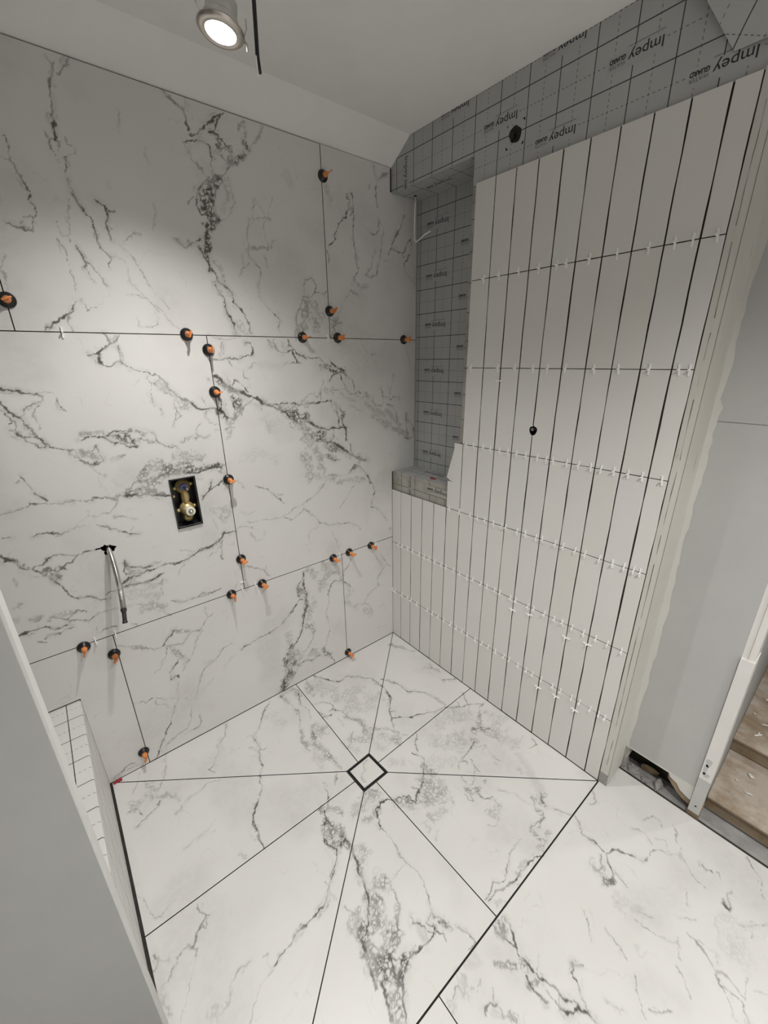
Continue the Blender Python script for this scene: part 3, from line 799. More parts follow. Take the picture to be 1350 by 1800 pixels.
v 4 0.40 -926,392 -960,389 -985,363 -1010,343 -1043,334 -1062,312 -1079,269 -1104,215 -1117,196
b 9 0.25 -1040,353 -1015,345 -1038,332
v 2 0.30 -1150,241 -1131,205 -1118,190
v 3 0.35 -1126,175 -1139,127 -1157,83 -1169,70 -1201,65 -1227,56 -1254,41
v 3 0.40 -1106,105 -1107,69 -1116,46 -1152,51 -1192,58
v 3 0.50 -883,336 -864,346 -828,349 -809,360 -778,362 -735,358
v 2 0.20 -977,276 -949,309 -919,327
v 2 0.20 -1081,229 -1047,242 -1023,256
v 2 0.30 -1176,234 -1154,327
v 3 0.40 -1110,685 -1077,663 -1048,665 -1015,661 -980,664
b 14 0.30 -1208,694 -1171,689 -1157,671
v 2 0.30 -1150,658 -1129,625
v 2 0.35 -1254,766 -1239,744
v 3 0.40 -1262,652 -1244,636
b 16 0.30 -526,610 -491,579 -505,571
b 19 0.30 -438,604 -415,570 -431,532
b 13 0.30 -425,612 -374,575 -348,553
b 17 0.28 -470,527 -446,505 -467,488
v 4 0.60 -556,615 -553,583 -580,556 -595,525 -586,485
b 16 0.60 -582,533 -567,502 -550,482
v 5 0.70 -556,578 -557,535 -544,480 -554,433 -565,386 -578,340 -586,296 -614,257 -642,230 -661,220
b 11 0.65 -548,469 -555,427 -569,375
b 17 0.25 -515,443 -532,398 -543,350
v 4 0.55 -570,465 -588,473 -608,450 -628,427 -648,410 -673,396 -699,376 -734,368 -769,359 -807,360 -841,351 -873,346
v 4 0.60 -622,427 -654,407 -687,377
b 13 0.40 -559,310 -529,283 -524,260
v 3 0.40 -524,260 -534,223 -563,189 -591,169
b 16 0.65 -660,233 -652,188 -673,165
b 22 0.65 -664,194 -680,155 -658,129
b 24 0.75 -650,145 -667,106 -683,72
b 20 0.80 -675,89 -697,53 -721,9
b 17 0.50 -626,201 -606,149 -638,139
b 13 0.35 -668,277 -664,314 -658,258
v 6 0.70 -721,3 -697,53 -680,99 -694,142 -678,175
v 4 0.60 -734,-4 -674,32 -630,92 -596,109 -545,98 -504,101
v 4 0.60 -635,109 -583,115 -551,101
g 17 0.25 -548,132 -527,143 -523,112
v 3 0.40 -568,129 -533,160 -503,108
b 12 0.60 -481,125 -463,87 -443,69
v 3 0.50 -474,129 -436,65 -418,3 -469,1
v 3 0.30 -424,432 -431,381 -445,333 -436,273 -432,230 -453,176 -470,134
v 4 0.60 -428,433 -407,490 -379,496 -345,487
b 9 0.40 -396,545 -356,530 -342,538
v 4 0.55 -332,472 -298,442 -291,426
v 3 0.45 -280,585 -299,556 -322,531 -330,507
b 6 0.50 -299,549 -314,541
v 3 0.40 -89,559 -70,525 -42,474 -83,446 -108,405 -109,369 -150,349 -182,326 -203,292
v 2 0.35 -42,474 -13,446
v 2 0.30 -120,556 -98,500 -83,467
v 3 0.35 -203,288 -169,259 -154,219 -163,193
b 14 0.25 -325,350 -283,304 -261,287
v 2 0.30 -276,294 -245,302 -203,288
b 16 0.25 -201,239 -162,207
v 2 0.25 -133,94 -48,70
b 16 0.20 -312,441 -293,392 -316,374
v 2 0.25 -105,220 -62,225
v 3 0.45 -1452,14 -1420,22 -1388,46 -1369,37
v 2 0.30 -1406,24 -1352,16
'''
FLOOR_VEINS = '''
v 3 0.50 -799,-15 -844,-55 -880,-93 -906,-136 -943,-153 -943,-201 -947,-231 -961,-275 -974,-310 -996,-343 -1008,-389 -1023,-416 -1051,-444
v 5 0.70 -1027,-419 -1059,-450 -1076,-473 -1091,-496 -1092,-528 -1096,-558 -1093,-600
v 2 0.40 -943,-153 -955,-139
v 2 0.40 -975,-195 -958,-229 -936,-244 -920,-242
v 3 0.40 -1008,-13 -1041,-75 -1076,-93 -1082,-125 -1107,-152 -1121,-178 -1146,-183 -1128,-214
v 3 0.40 -1265,-3 -1275,-56 -1287,-98 -1304,-119 -1316,-143 -1328,-146
b 10 0.45 -1352,-85 -1344,-113 -1331,-140
b 10 0.30 -1359,-140 -1330,-177 -1298,-198 -1273,-226
v 3 0.40 -1269,-229 -1270,-248 -1280,-252
v 4 0.50 -1321,-198 -1340,-220 -1372,-230 -1390,-238 -1409,-248
v 3 0.40 -1429,-172 -1405,-178 -1397,-179 -1390,-214
b 11 0.25 -1409,-175 -1411,-136 -1394,-162
v 2 0.40 -1366,-23 -1386,-70 -1398,-101
v 2 0.35 -1122,-258 -1167,-241 -1206,-256 -1240,-260 -1271,-272 -1294,-289
g 14 0.12 -1067,-130 -1064,-73
v 2 0.15 -1190,-400 -1233,-421 -1269,-424 -1293,-435
b 21 0.15 -838,-99 -816,-175
v 4 0.55 -745,-14 -742,-52 -734,-93
b 10 0.50 -740,-27 -732,-78
b 15 0.30 -712,-16 -670,-24 -681,-78
v 4 0.50 -668,-53 -684,-93 -695,-135 -685,-176 -701,-234
b 9 0.60 -730,-138 -732,-161 -731,-170
v 3 0.40 -731,-96 -730,-138 -729,-187 -756,-226 -771,-272
b 10 0.55 -766,-262 -783,-304 -783,-339
v 4 0.50 -759,-260 -787,-301 -795,-343 -788,-375
b 11 0.60 -712,-271 -738,-321 -753,-351
b 19 0.32 -697,-284 -710,-324 -694,-315
v 2 0.35 -691,-311 -692,-346 -676,-356
b 13 0.45 -749,-361 -741,-408 -739,-455
b 9 0.50 -739,-422 -731,-474 -733,-509
v 3 0.45 -735,-399 -727,-452 -729,-495
b 14 0.25 -773,-394 -773,-445 -782,-474
v 3 0.35 -783,-398 -795,-439 -795,-463
v 3 0.50 -749,-526 -770,-549 -790,-565
b 6 0.40 -777,-549 -759,-541
b 7 0.30 -814,-534 -817,-548
v 5 0.65 -552,-9 -522,-54 -495,-102 -468,-129 -435,-119 -414,-127 -385,-161 -358,-189 -329,-214 -325,-261
b 7 0.50 -426,-116 -380,-155 -354,-193
b 38 0.20 -578,-64 -564,-123 -508,-152
b 36 0.20 -535,-193 -499,-232 -436,-232
b 40 0.18 -518,-293 -460,-334 -405,-312
b 13 0.40 -599,-27 -624,-81 -619,-113
v 3 0.45 -653,-170 -612,-180 -592,-205 -579,-233 -593,-254 -608,-250
v 4 0.60 -656,-261 -627,-270 -611,-272
v 3 0.45 -653,-220 -644,-251
v 4 0.55 -589,-257 -566,-293 -565,-334 -549,-363 -534,-391 -544,-428
b 12 0.50 -565,-326 -535,-368 -534,-407
b 11 0.55 -538,-396 -533,-430 -557,-446
v 3 0.50 -557,-439 -556,-468
b 19 0.30 -518,-457 -552,-486 -622,-441
b 15 0.20 -655,-440 -631,-500
v 3 0.45 -537,-427 -515,-453 -486,-477 -464,-495 -454,-519 -457,-538
v 4 0.55 -325,-261 -322,-301 -334,-355 -349,-385 -389,-428 -416,-468 -434,-507 -447,-525 -440,-546
v 2 0.50 -397,-437 -376,-451
v 2 0.40 -593,-416 -631,-454 -660,-463
v 3 0.40 -621,-560 -643,-567 -665,-597 -693,-613
b 5 0.45 -691,-610 -686,-631
v 2 0.40 -605,-308 -600,-343 -606,-361
v 5 0.65 -295,-252 -274,-280 -263,-310 -253,-333 -251,-364 -248,-401 -219,-425
b 6 0.60 -277,-283 -257,-320
v 3 0.50 -219,-425 -189,-464 -174,-510 -170,-549 -165,-580
v 3 0.50 -319,-282 -326,-334 -334,-364 -363,-402 -389,-424 -418,-466 -434,-493 -443,-523
b 6 0.50 -338,-371 -361,-396
v 4 0.60 -414,-469 -379,-491 -337,-527 -295,-542 -257,-561 -229,-577 -181,-588 -160,-610
v 3 0.55 -395,-440 -375,-451
v 3 0.45 -516,-461 -481,-487 -455,-510 -453,-537 -438,-565 -420,-587
b 21 0.28 -508,-506 -497,-544 -471,-566
b 7 0.50 -503,-507 -493,-511
b 15 0.22 -544,-512 -546,-559
b 8 0.40 -475,-563 -475,-577
b 17 0.30 -61,-336 -34,-359 -26,-398
v 3 0.50 -25,-333 -38,-366
v 3 0.45 -65,-459 -41,-474 -4,-501
v 2 0.35 -62,-441 -72,-473 -44,-477 -24,-504
b 10 0.35 -91,-73 -61,-124 -27,-197
v 2 0.35 -91,-73 -66,-120
v 3 0.55 -181,-588 -128,-637 -91,-651 -66,-664 -31,-689
v 3 0.55 -50,-587 -88,-636 -93,-650
v 3 0.50 -115,-608 -125,-631
v 4 0.50 -29,-690 -62,-693 -87,-722 -123,-748
b 11 0.45 -89,-721 -136,-752 -171,-761
b 14 0.55 -170,-754 -140,-779 -117,-791
b 9 0.45 -68,-730 -59,-729
b 16 0.40 -187,-762 -222,-784 -235,-801
v 4 0.50 -219,-794 -255,-805 -297,-810 -323,-815
b 50 0.20 -250,-624 -198,-644 -160,-676
b 36 0.22 -335,-703 -301,-766 -242,-746
b 34 0.20 -63,-775 -36,-797 -131,-825
b 28 0.18 -437,-738 -395,-760 -355,-801
v 2 0.35 -150,-816 -135,-851 -123,-882
v 2 0.30 -248,-845 -197,-840
v 5 0.60 -383,-597 -408,-627 -427,-639 -440,-670
v 2 0.50 -392,-596 -422,-615
v 4 0.55 -464,-662 -450,-688 -445,-711 -464,-734 -493,-759 -520,-778 -551,-792 -590,-814
v 3 0.50 -527,-754 -514,-771
v 3 0.50 -561,-769 -550,-790
b 26 0.35 -504,-780 -513,-824 -553,-817
b 18 0.40 -468,-744 -468,-780
b 18 0.35 -458,-818 -474,-856 -506,-857
v 3 0.40 -367,-835 -352,-816 -334,-818 -321,-836 -325,-842
v 5 0.50 -313,-874 -314,-892
v 3 0.35 -389,-859 -390,-888 -412,-914
v 3 0.35 -299,-841 -316,-872 -346,-895 -401,-918
b 11 0.50 -414,-913 -401,-935 -381,-935
v 3 0.45 -430,-916 -437,-943 -424,-958 -411,-927
v 3 0.45 -389,-951 -387,-980 -367,-985
v 3 0.40 -336,-927 -322,-933 -341,-940
v 2 0.30 -364,-982 -362,-1016 -373,-1028
v 3 0.50 -652,-761 -616,-770 -600,-783 -599,-806 -595,-820
b 10 0.50 -643,-769 -619,-779 -608,-804
b 8 0.40 -583,-825 -555,-843 -534,-856
v 5 0.60 -717,-741 -692,-738 -669,-742 -647,-761
b 17 0.35 -691,-685 -695,-709 -723,-712
b 14 0.15 -557,-630 -523,-666
v 2 0.30 -239,-905 -241,-922
b 25 0.28 -133,-829 -106,-878 -109,-926
v 3 0.40 -98,-919 -64,-922 -44,-913
v 4 0.40 -23,-948 -32,-966 -39,-977 -72,-966
g 24 0.16 -137,-952 -154,-1000 -180,-1051 -199,-1091
b 11 0.30 -190,-992 -197,-1015
v 2 0.35 -233,-822 -202,-839 -224,-902 -210,-938
v 4 0.55 -247,-1084 -251,-1100 -272,-1113 -281,-1124 -271,-1139
v 5 0.55 -213,-1099 -232,-1122 -239,-1142 -247,-1141
b 12 0.40 -242,-1101 -241,-1121 -205,-1106
v 3 0.40 -201,-1109 -203,-1121 -223,-1111
v 3 0.45 -263,-1140 -281,-1155 -308,-1156 -327,-1163
v 2 0.30 -318,-990 -289,-1035 -284,-1066 -279,-1096
b 14 0.35 -414,-1013 -407,-1037 -376,-1026
v 3 0.45 -404,-1046 -408,-1054 -443,-1063 -459,-1041
v 3 0.35 -393,-948 -386,-980 -364,-1005 -373,-1029
v 4 0.60 -224,-1169 -215,-1190 -206,-1212
b 10 0.40 -349,-1145 -350,-1166 -358,-1176
v 3 0.40 -304,-1154 -341,-1145 -360,-1152 -361,-1173
b 9 0.30 -384,-1202 -348,-1195 -315,-1190
v 3 0.40 -407,-1146 -442,-1143 -476,-1146 -515,-1162 -551,-1180 -568,-1175 -581,-1159 -608,-1167 -638,-1173
v 5 0.60 -402,-1215 -421,-1204 -443,-1203 -463,-1201 -479,-1202 -495,-1198 -523,-1202 -548,-1195 -567,-1193 -585,-1187 -600,-1178 -617,-1181 -631,-1179
b 8 0.30 -446,-1196 -479,-1193 -502,-1198
b 7 0.25 -619,-1202 -601,-1208 -606,-1216
v 3 0.50 -53,-1214 -65,-1230 -88,-1250 -112,-1242
v 2 0.30 -192,-1218 -200,-1241 -218,-1260
v 2 0.40 -227,-1250 -223,-1262 -236,-1273 -224,-1299 -227,-1323 -233,-1339
v 4 0.50 -232,-1345 -214,-1358
v 3 0.40 -214,-1358 -189,-1371 -185,-1390 -175,-1406
v 3 0.50 -234,-1346 -251,-1359 -260,-1376 -275,-1392 -291,-1397
g 6 0.55 -326,-1384 -301,-1393
b 9 0.28 -303,-1345 -294,-1362 -272,-1356
v 5 0.65 -1085,-490 -1089,-521 -1094,-557 -1094,-601
b 22 0.70 -892,-680 -887,-711 -899,-740
v 3 0.60 -892,-659 -916,-693 -926,-723 -905,-759
v 4 0.65 -905,-759 -928,-789 -948,-806 -968,-823 -991,-841 -1011,-860 -1043,-868 -1072,-872 -1097,-870 -1124,-874 -1138,-880 -1164,-884 -1184,-888 -1196,-894
b 6 0.60 -948,-806 -966,-819
v 2 0.40 -988,-814 -985,-836
v 2 0.40 -993,-849 -983,-868
b 5 0.50 -1099,-864 -1087,-869
v 4 0.60 -1138,-880 -1164,-884
v 4 0.40 -1289,-667 -1304,-659 -1316,-639 -1314,-616
v 5 0.40 -1304,-659 -1323,-676 -1332,-678 -1349,-704 -1356,-715
b 6 0.40 -1360,-699 -1349,-721
v 2 0.35 -1296,-661 -1314,-689 -1322,-681
v 3 0.30 -1347,-727 -1367,-755 -1384,-784 -1401,-806 -1414,-824 -1426,-837
v 3 0.35 -1355,-698 -1391,-707 -1407,-725 -1427,-743 -1449,-737
v 4 0.50 -1446,-661 -1436,-681 -1443,-692 -1458,-693
v 3 0.45 -1440,-682 -1413,-699
b 7 0.25 -1450,-743 -1443,-778 -1438,-803
g 3 0.50 -1440,-802 -1438,-805
v 3 0.35 -1200,-862 -1214,-854
v 3 0.35 -1239,-838 -1266,-839 -1279,-840 -1298,-855 -1309,-875 -1330,-887
b 6 0.40 -1301,-864 -1320,-881 -1330,-887
b 10 0.25 -1356,-872 -1342,-877 -1352,-896
v 2 0.20 -1200,-902 -1232,-903 -1258,-914 -1269,-930 -1290,-950
v 2 0.25 -1452,-444 -1465,-449
v 2 0.25 -1456,-467 -1441,-505 -1431,-558 -1407,-583 -1376,-564 -1349,-562 -1329,-589
v 2 0.15 -1295,-432 -1262,-422 -1203,-438
b 6 0.25 -1164,-567 -1153,-587
v 4 0.55 -828,-559 -830,-588 -856,-625
b 11 0.50 -878,-613 -850,-630 -826,-665
v 5 0.65 -873,-625 -880,-647 -877,-683 -875,-718 -867,-744 -860,-780 -864,-795
b 11 0.75 -885,-656 -879,-695 -871,-741 -864,-777
b 18 0.50 -899,-678 -903,-714 -895,-739
v 3 0.50 -892,-657 -918,-688 -920,-730 -903,-757
v 2 0.40 -884,-760 -880,-782 -868,-792
v 6 0.70 -867,-799 -878,-831 -884,-865 -895,-903 -906,-930 -923,-959 -940,-982 -956,-991
b 8 0.60 -875,-827 -884,-865 -893,-900
b 15 0.50 -884,-928 -860,-928 -848,-943
b 21 0.45 -898,-946 -906,-978 -928,-992
v 4 0.55 -833,-955 -840,-985 -851,-1015 -875,-1032 -890,-1056
b 8 0.50 -854,-1008 -867,-1030 -884,-1043
b 16 0.65 -955,-983 -971,-1005 -980,-1031
b 15 0.70 -976,-1039 -986,-1066 -990,-1090
v 8 0.75 -978,-999 -987,-1033 -996,-1058 -1006,-1084 -1012,-1104
b 17 0.65 -905,-1047 -917,-1067 -940,-1068
b 16 0.75 -943,-1078 -969,-1084 -979,-1102
b 15 0.70 -911,-1105 -927,-1123 -947,-1133
b 13 0.65 -954,-1104 -957,-1132 -964,-1152
b 14 0.40 -917,-1020 -929,-1048
v 6 0.70 -996,-1103 -998,-1131 -1009,-1156 -1018,-1178
v 6 0.60 -937,-1134 -961,-1154 -975,-1170 -983,-1190 -989,-1202
b 15 0.55 -984,-1145 -997,-1166 -1004,-1186
v 5 0.65 -887,-1117 -869,-1122 -847,-1130 -820,-1127 -801,-1121
b 9 0.60 -906,-1113 -885,-1114
g 17 0.22 -839,-1098 -844,-1115 -836,-1088
v 4 0.50 -836,-1056 -844,-1071 -829,-1087 -823,-1112 -810,-1127
v 3 0.40 -783,-1091 -815,-1092 -799,-1119
b 10 0.60 -782,-1096 -778,-1118 -768,-1144
b 7 0.70 -779,-1130 -767,-1149
v 3 0.50 -803,-1128 -793,-1149 -801,-1156
v 3 0.45 -751,-1158 -742,-1179 -740,-1194 -739,-1214 -761,-1214
v 3 0.35 -751,-802 -746,-845 -751,-891 -755,-934 -747,-968 -746,-1002 -759,-1043 -778,-1081 -782,-1096
v 5 0.65 -654,-755 -678,-738 -702,-741 -723,-744 -740,-779 -748,-798
b 11 0.35 -778,-740 -760,-761 -724,-750
b 22 0.30 -788,-697 -754,-689 -717,-706
b 23 0.35 -690,-690 -719,-689
v 2 0.25 -828,-949 -790,-943 -764,-943
b 15 0.25 -846,-805 -845,-829 -874,-851
v 3 0.40 -974,-902 -971,-929 -954,-952
b 12 0.45 -980,-949 -985,-972 -956,-946
v 3 0.45 -989,-955 -994,-977 -995,-993
b 17 0.30 -651,-776 -617,-790 -615,-828
v 4 0.50 -644,-760 -610,-773 -604,-801 -595,-816
v 5 0.55 -515,-775 -550,-793 -587,-815
b 30 0.30 -515,-807 -553,-829 -509,-866
b 16 0.30 -566,-897 -533,-904 -579,-894
b 10 0.20 -622,-898 -624,-916
v 2 0.25 -603,-940 -629,-956
b 11 0.65 -654,-1228 -660,-1246 -667,-1255
v 5 0.65 -673,-1227 -668,-1251 -666,-1272 -666,-1290
v 5 0.65 -634,-1236 -635,-1256 -644,-1275 -663,-1292 -672,-1303
b 5 0.60 -633,-1227 -625,-1240
v 5 0.65 -672,-1303 -670,-1322 -666,-1340 -665,-1364 -661,-1381 -654,-1400 -654,-1415 -648,-1433 -639,-1446
g 3 0.75 -635,-1446 -633,-1454 -637,-1460
v 5 0.60 -637,-1460 -639,-1467 -628,-1483 -629,-1500
b 10 0.40 -679,-1328 -671,-1339
b 8 0.50 -729,-1277 -711,-1299 -701,-1314
v 3 0.45 -735,-1273 -721,-1297 -701,-1318
v 4 0.50 -685,-1344 -700,-1361 -702,-1378 -689,-1405
b 6 0.40 -702,-1359 -687,-1365 -672,-1372
v 4 0.50 -674,-1389 -677,-1409 -674,-1429 -675,-1437
v 5 0.60 -674,-1429 -670,-1445 -656,-1459 -642,-1462
b 4 0.55 -673,-1439 -659,-1457
v 3 0.40 -654,-1418 -672,-1428
g 16 0.16 -761,-1229 -765,-1247 -792,-1231
b 15 0.22 -821,-1247 -836,-1263 -829,-1234
v 4 0.40 -870,-1247 -853,-1237 -843,-1242 -842,-1255
b 9 0.30 -839,-1261 -836,-1273
b 9 0.25 -880,-1252 -883,-1267
v 4 0.40 -828,-1321 -818,-1309 -809,-1311 -800,-1321 -788,-1328
g 11 0.20 -812,-1326 -801,-1342
b 5 0.40 -794,-1320 -788,-1325
v 3 0.35 -790,-1330 -798,-1344 -786,-1363 -773,-1370
b 7 0.35 -785,-1366 -777,-1376
v 2 0.30 -818,-1266 -811,-1278 -791,-1272
v 3 0.30 -777,-1304 -794,-1317
v 5 0.60 -569,-1411 -576,-1418 -592,-1419 -599,-1429 -600,-1438
v 3 0.40 -576,-1418 -555,-1426
v 2 0.35 -600,-1438 -611,-1454 -620,-1472 -625,-1488
g 3 0.40 -656,-1355 -656,-1356
v 2 0.25 -622,-1342 -651,-1355
v 2 0.30 -447,-1377 -465,-1401 -488,-1420
v 3 0.45 -227,-1250 -226,-1264 -242,-1271 -224,-1300 -227,-1323 -236,-1338
v 5 0.50 -235,-1346 -205,-1362
v 3 0.50 -202,-1360 -188,-1386 -171,-1415 -165,-1432 -150,-1442 -126,-1440 -91,-1450
v 3 0.40 -91,-1450 -76,-1479 -49,-1509
v 3 0.45 -240,-1351 -261,-1370 -272,-1390 -295,-1394
b 7 0.60 -327,-1384 -299,-1396
v 3 0.35 -249,-1344 -282,-1359 -307,-1349
b 15 0.22 -302,-1342 -296,-1365
v 2 0.30 -259,-1390 -271,-1414 -277,-1431
v 2 0.25 -83,-1371 -68,-1397 -74,-1419 -89,-1440
v 2 0.40 -24,-1391 16,-1403 15,-1425 1,-1434
v 2 0.40 -57,-1434 -40,-1458 -59,-1471
v 3 0.40 38,-1458 15,-1480 -13,-1484 -46,-1508 -79,-1540 -95,-1562 -95,-1584
v 4 0.55 -28,-1560 -36,-1577 -34,-1590
v 4 0.50 -20,-1599 -31,-1610
v 3 0.50 107,-1648 82,-1669 69,-1688 43,-1694
g 4 0.50 42,-1691 49,-1693
v 4 0.55 -112,-1649 -99,-1634 -85,-1631
v 4 0.50 -107,-1648 -79,-1645 -63,-1638 -51,-1645
v 2 0.35 36,-1694 -1,-1711
v 3 0.35 -343,-1475 -342,-1506 -336,-1529 -323,-1554 -310,-1578
v 2 0.25 -331,-1424 -325,-1455 -311,-1477 -303,-1514
b 19 0.18 -332,-1439 -311,-1477
v 3 0.35 -430,-1432 -436,-1459 -440,-1478 -454,-1501
v 2 0.25 -438,-1371 -457,-1395 -484,-1415
v 3 0.35 -242,-1557 -219,-1584 -213,-1594
v 2 0.25 -295,-1577 -319,-1584 -342,-1595
v 2 0.30 -367,-1595 -386,-1616 -407,-1640
v 3 0.40 -265,-1593 -269,-1617 -285,-1647 -296,-1663 -317,-1677 -341,-1699 -365,-1722
v 3 0.35 -294,-1664 -285,-1676 -291,-1698 -305,-1721
b 5 0.45 -291,-1667 -288,-1673
v 3 0.35 -314,-1676 -313,-1700 -319,-1718 -341,-1738
v 2 0.30 -248,-1715 -301,-1721
v 3 0.30 -261,-1615 -250,-1650 -270,-1655
b 28 0.12 -153,-1673 -188,-1698 -220,-1680
v 3 0.35 -126,-1678 -99,-1699 -68,-1730
v 2 0.30 -159,-1624 -194,-1648 -207,-1651
v 2 0.30 -104,-1700 -139,-1703
v 3 0.30 -509,-1573 -487,-1595 -471,-1619
v 2 0.30 -468,-1527 -500,-1547 -533,-1574
b 4 0.40 -571,-1496 -570,-1504
v 2 0.30 -570,-1504 -563,-1529 -556,-1538
v 2 0.20 -143,-1549 -186,-1566
v 2 0.25 -267,-1734 -246,-1759
'''
# ------------------------------------------------------------------ marble slabs: dense grids carrying a 'vein' value
WV = parse_veins(WALL_VEINS); FV = parse_veins(FLOOR_VEINS)
STEP = .0026
def grid_piece(c00, c10, c11, c01):
    """bilinear grid over a quad; returns verts (n,3), quad faces, boundary loop"""
    c = [np.array(a, float) for a in (c00, c10, c11, c01)]
    nu = max(2, int(math.ceil(max(np.linalg.norm(c[1] - c[0]), np.linalg.norm(c[2] - c[3])) / STEP)))
    nv = max(2, int(math.ceil(max(np.linalg.norm(c[3] - c[0]), np.linalg.norm(c[2] - c[1])) / STEP)))
    u = np.linspace(0, 1, nu + 1)[None, :, None]; v = np.linspace(0, 1, nv + 1)[:, None, None]
    P = (c[0] * (1 - u) + c[1] * u) * (1 - v) + (c[3] * (1 - u) + c[2] * u) * v
    P = P.reshape(-1, 3); w = nu + 1
    i = (np.arange(nv)[:, None] * w + np.arange(nu)[None, :]).ravel()
    F = np.stack([i, i + 1, i + 1 + w, i + w], 1)
    loop = list(range(0, nu)) + [k * w + nu for k in range(nv)] + [nv * w + k for k in range(nu, 0, -1)] + [k * w for k in range(nv, 0, -1)]
    return P, F, np.array(loop)
def marble_tile(name, quads, depth, plane, parent, holes=()):
    """quads: corner lists; depth: vector to the back of the slab; plane 'wall' (x, z) or 'floor' (x, y)"""
    Vs = []; Fs = []; base = 0; tops = 0
    parts = []
    for q in quads:
        P, F, loop = grid_piece(*q)
        if holes:
            cx = P[F].mean(1)
            keep = np.ones(len(F), bool)
            for h in holes: keep &= ~h(cx[:, 0], cx[:, 2])
            F = F[keep]
        parts.append((P, F, loop))
    for P, F, loop in parts:
        Vs.append(P); Fs.append(F + base); top = base; base += len(P)
        B = P[loop] + np.array(depth); Vs.append(B)
        a = loop + top; b = np.arange(len(loop)) + base; base += len(loop)
        Fs.append(np.stack([np.roll(a, -1), a, b, np.roll(b, -1)], 1))
    V = np.concatenate(Vs); F = np.concatenate(Fs).astype(np.int32)
    me = bpy.data.meshes.new(name)
    me.vertices.add(len(V)); me.vertices.foreach_set('co', V.astype(np.float32).ravel())
    me.loops.add(F.size); me.loops.foreach_set('vertex_index', F.ravel())
    me.polygons.add(len(F)); me.polygons.foreach_set('loop_start', (np.arange(len(F)) * 4).astype(np.int32))
    me.update(calc_edges=True)
    if plane == 'wall': D = marble(V[:, 0] * 1000, V[:, 2] * 1000, WV, 11)
    else: D = marble(V[:, 0] * 1000, V[:, 1] * 1000, FV, 77)
    at = me.attributes.new('vein', 'FLOAT', 'POINT'); at.data.foreach_set('value', D.astype(np.float32))
    mi = np.zeros(len(F), np.int32); k0 = 0
    for P, Fq, loop in parts:
        mi[k0 + len(Fq):k0 + len(Fq) + len(loop)] = 1; k0 += len(Fq) + len(loop)
    o = link(name, me, [M['marble'], M['bed' if plane == 'wall' else 'floor_bed']], parent)
    me.polygons.foreach_set('material_index', mi); me.polygons.foreach_set('use_smooth', np.zeros(len(F), bool)); return o

G = .0014                                     # half a joint
# ---- marble wall (y = 0)
H2, H1, HT = .630, 1.6286, 2.2772
VX_T0, VX_T, VX_M, VX_B0, VX_B = -1.340, -.3326, -.835, -1.321, -.3337
BED = .0035                                   # adhesive stands this far below the tile face
BOX = (-1.0425, -.9545, .9655, 1.152)
PH = (-1.266, .951)
wb = MB()
boxes_around(wb, lambda p, q, r, t: wb.box(p, q, BED, .09, r, t), -2.6, .2, -.05, 2.45, [BOX, (PH[0] - .045, PH[0] + .03, PH[1] - .03, PH[1] + .03)])
wall_back = tag(wb.build('wall_back', M['bed'], fix=False), 'large marble-look porcelain tiled wall with dark open joints', 'wall', kind='structure')
def wq(x0, x1, z0, z1): return ((x0 + G, 0, z0 + G), (x1 - G, 0, z0 + G), (x1 - G, 0, z1 - G), (x0 + G, 0, z1 - G))
def wq2(x0, x1, z0, z1, y=0): return ((x0, y, z0), (x1, y, z0), (x1, y, z1), (x0, y, z1))
in_box = lambda x, z: (x > BOX[0] + .003) & (x < BOX[1] - .003) & (z > BOX[2] + .003) & (z < BOX[3] - .003)
def in_pipe(x, z):
    a = np.arctan2(z - PH[1], x - PH[0]); r = np.hypot(x - PH[0], (z - PH[1]) * 1.05)
    return (r < .0185 + .0035 * np.sin(3 * a + 1) + .002 * np.sin(7 * a)) | ((np.abs(z - PH[1] - .011) < .006 + (x - PH[0]) * .12) & (x < PH[0]) & (x > PH[0] - .034))
DEP = (0, .0045, 0)
for quads, holes in (
        ([wq(-1.75, VX_T0, H1, HT)], ()), ([wq(VX_T0, VX_T, H1, HT)], ()),
        ([wq2(VX_T + G, 0, H1 + G, HT), wq2(-.002, .156, H1 + G, 2.195, .0002)], ()),
        ([wq(-1.835, VX_M, H2, H1)], (in_box, in_pipe)),
        ([wq2(VX_M + G, 0, H2 + G, H1 - G), wq2(-.002, .156, .998, H1 - G, .0002)], ()),
        ([wq2(-1.75, -1.4605, .427, H2 - G, .0002), wq2(-1.4625, VX_B0 - G, .0015, H2 - G)], ()),
        ([wq(VX_B0, VX_B, .0015, H2)], ()), ([wq(VX_B, .001, .0015, H2)], ())):
    marble_tile('marble_tile', quads, DEP, 'wall', wall_back, holes)

# ---- floor: fall-cut tray slabs and the flat slabs outside
TX0, TY0, DZ = -1.456, -1.2175, -.010
dT, dR, dB, dL = (-.601, -.543), (-.595, -.659), (-.716, -.661), (-.720, -.549)
fb = MB()
fb.box(-2.6, .13, -3.3, TY0 - .0005, -.06, -.003); fb.box(-2.6, -1.455, TY0 - .0005, .05, -.06, -.003); fb.box(-1.455, .06, TY0 - .0005, .05, -.06, -.030)
e_ = [(TX0 - .004, .008, -.004), (.008, .008, -.004), (.008, TY0, -.004), (TX0 - .004, TY0, -.004)]
i_ = [(dL[0], dL[1], DZ - .004), (dT[0], dT[1], DZ - .004), (dR[0], dR[1], DZ - .004), (dB[0], dB[1], DZ - .004)]
fb.add(e_ + i_, [(k, (k + 1) % 4, 4 + (k + 1) % 4, 4 + k) for k in range(4)])
floor = tag(fb.build('floor', M['floor_bed'], fix=False), 'marble-look porcelain floor cut in a star of falls towards the drain', 'floor', kind='structure')
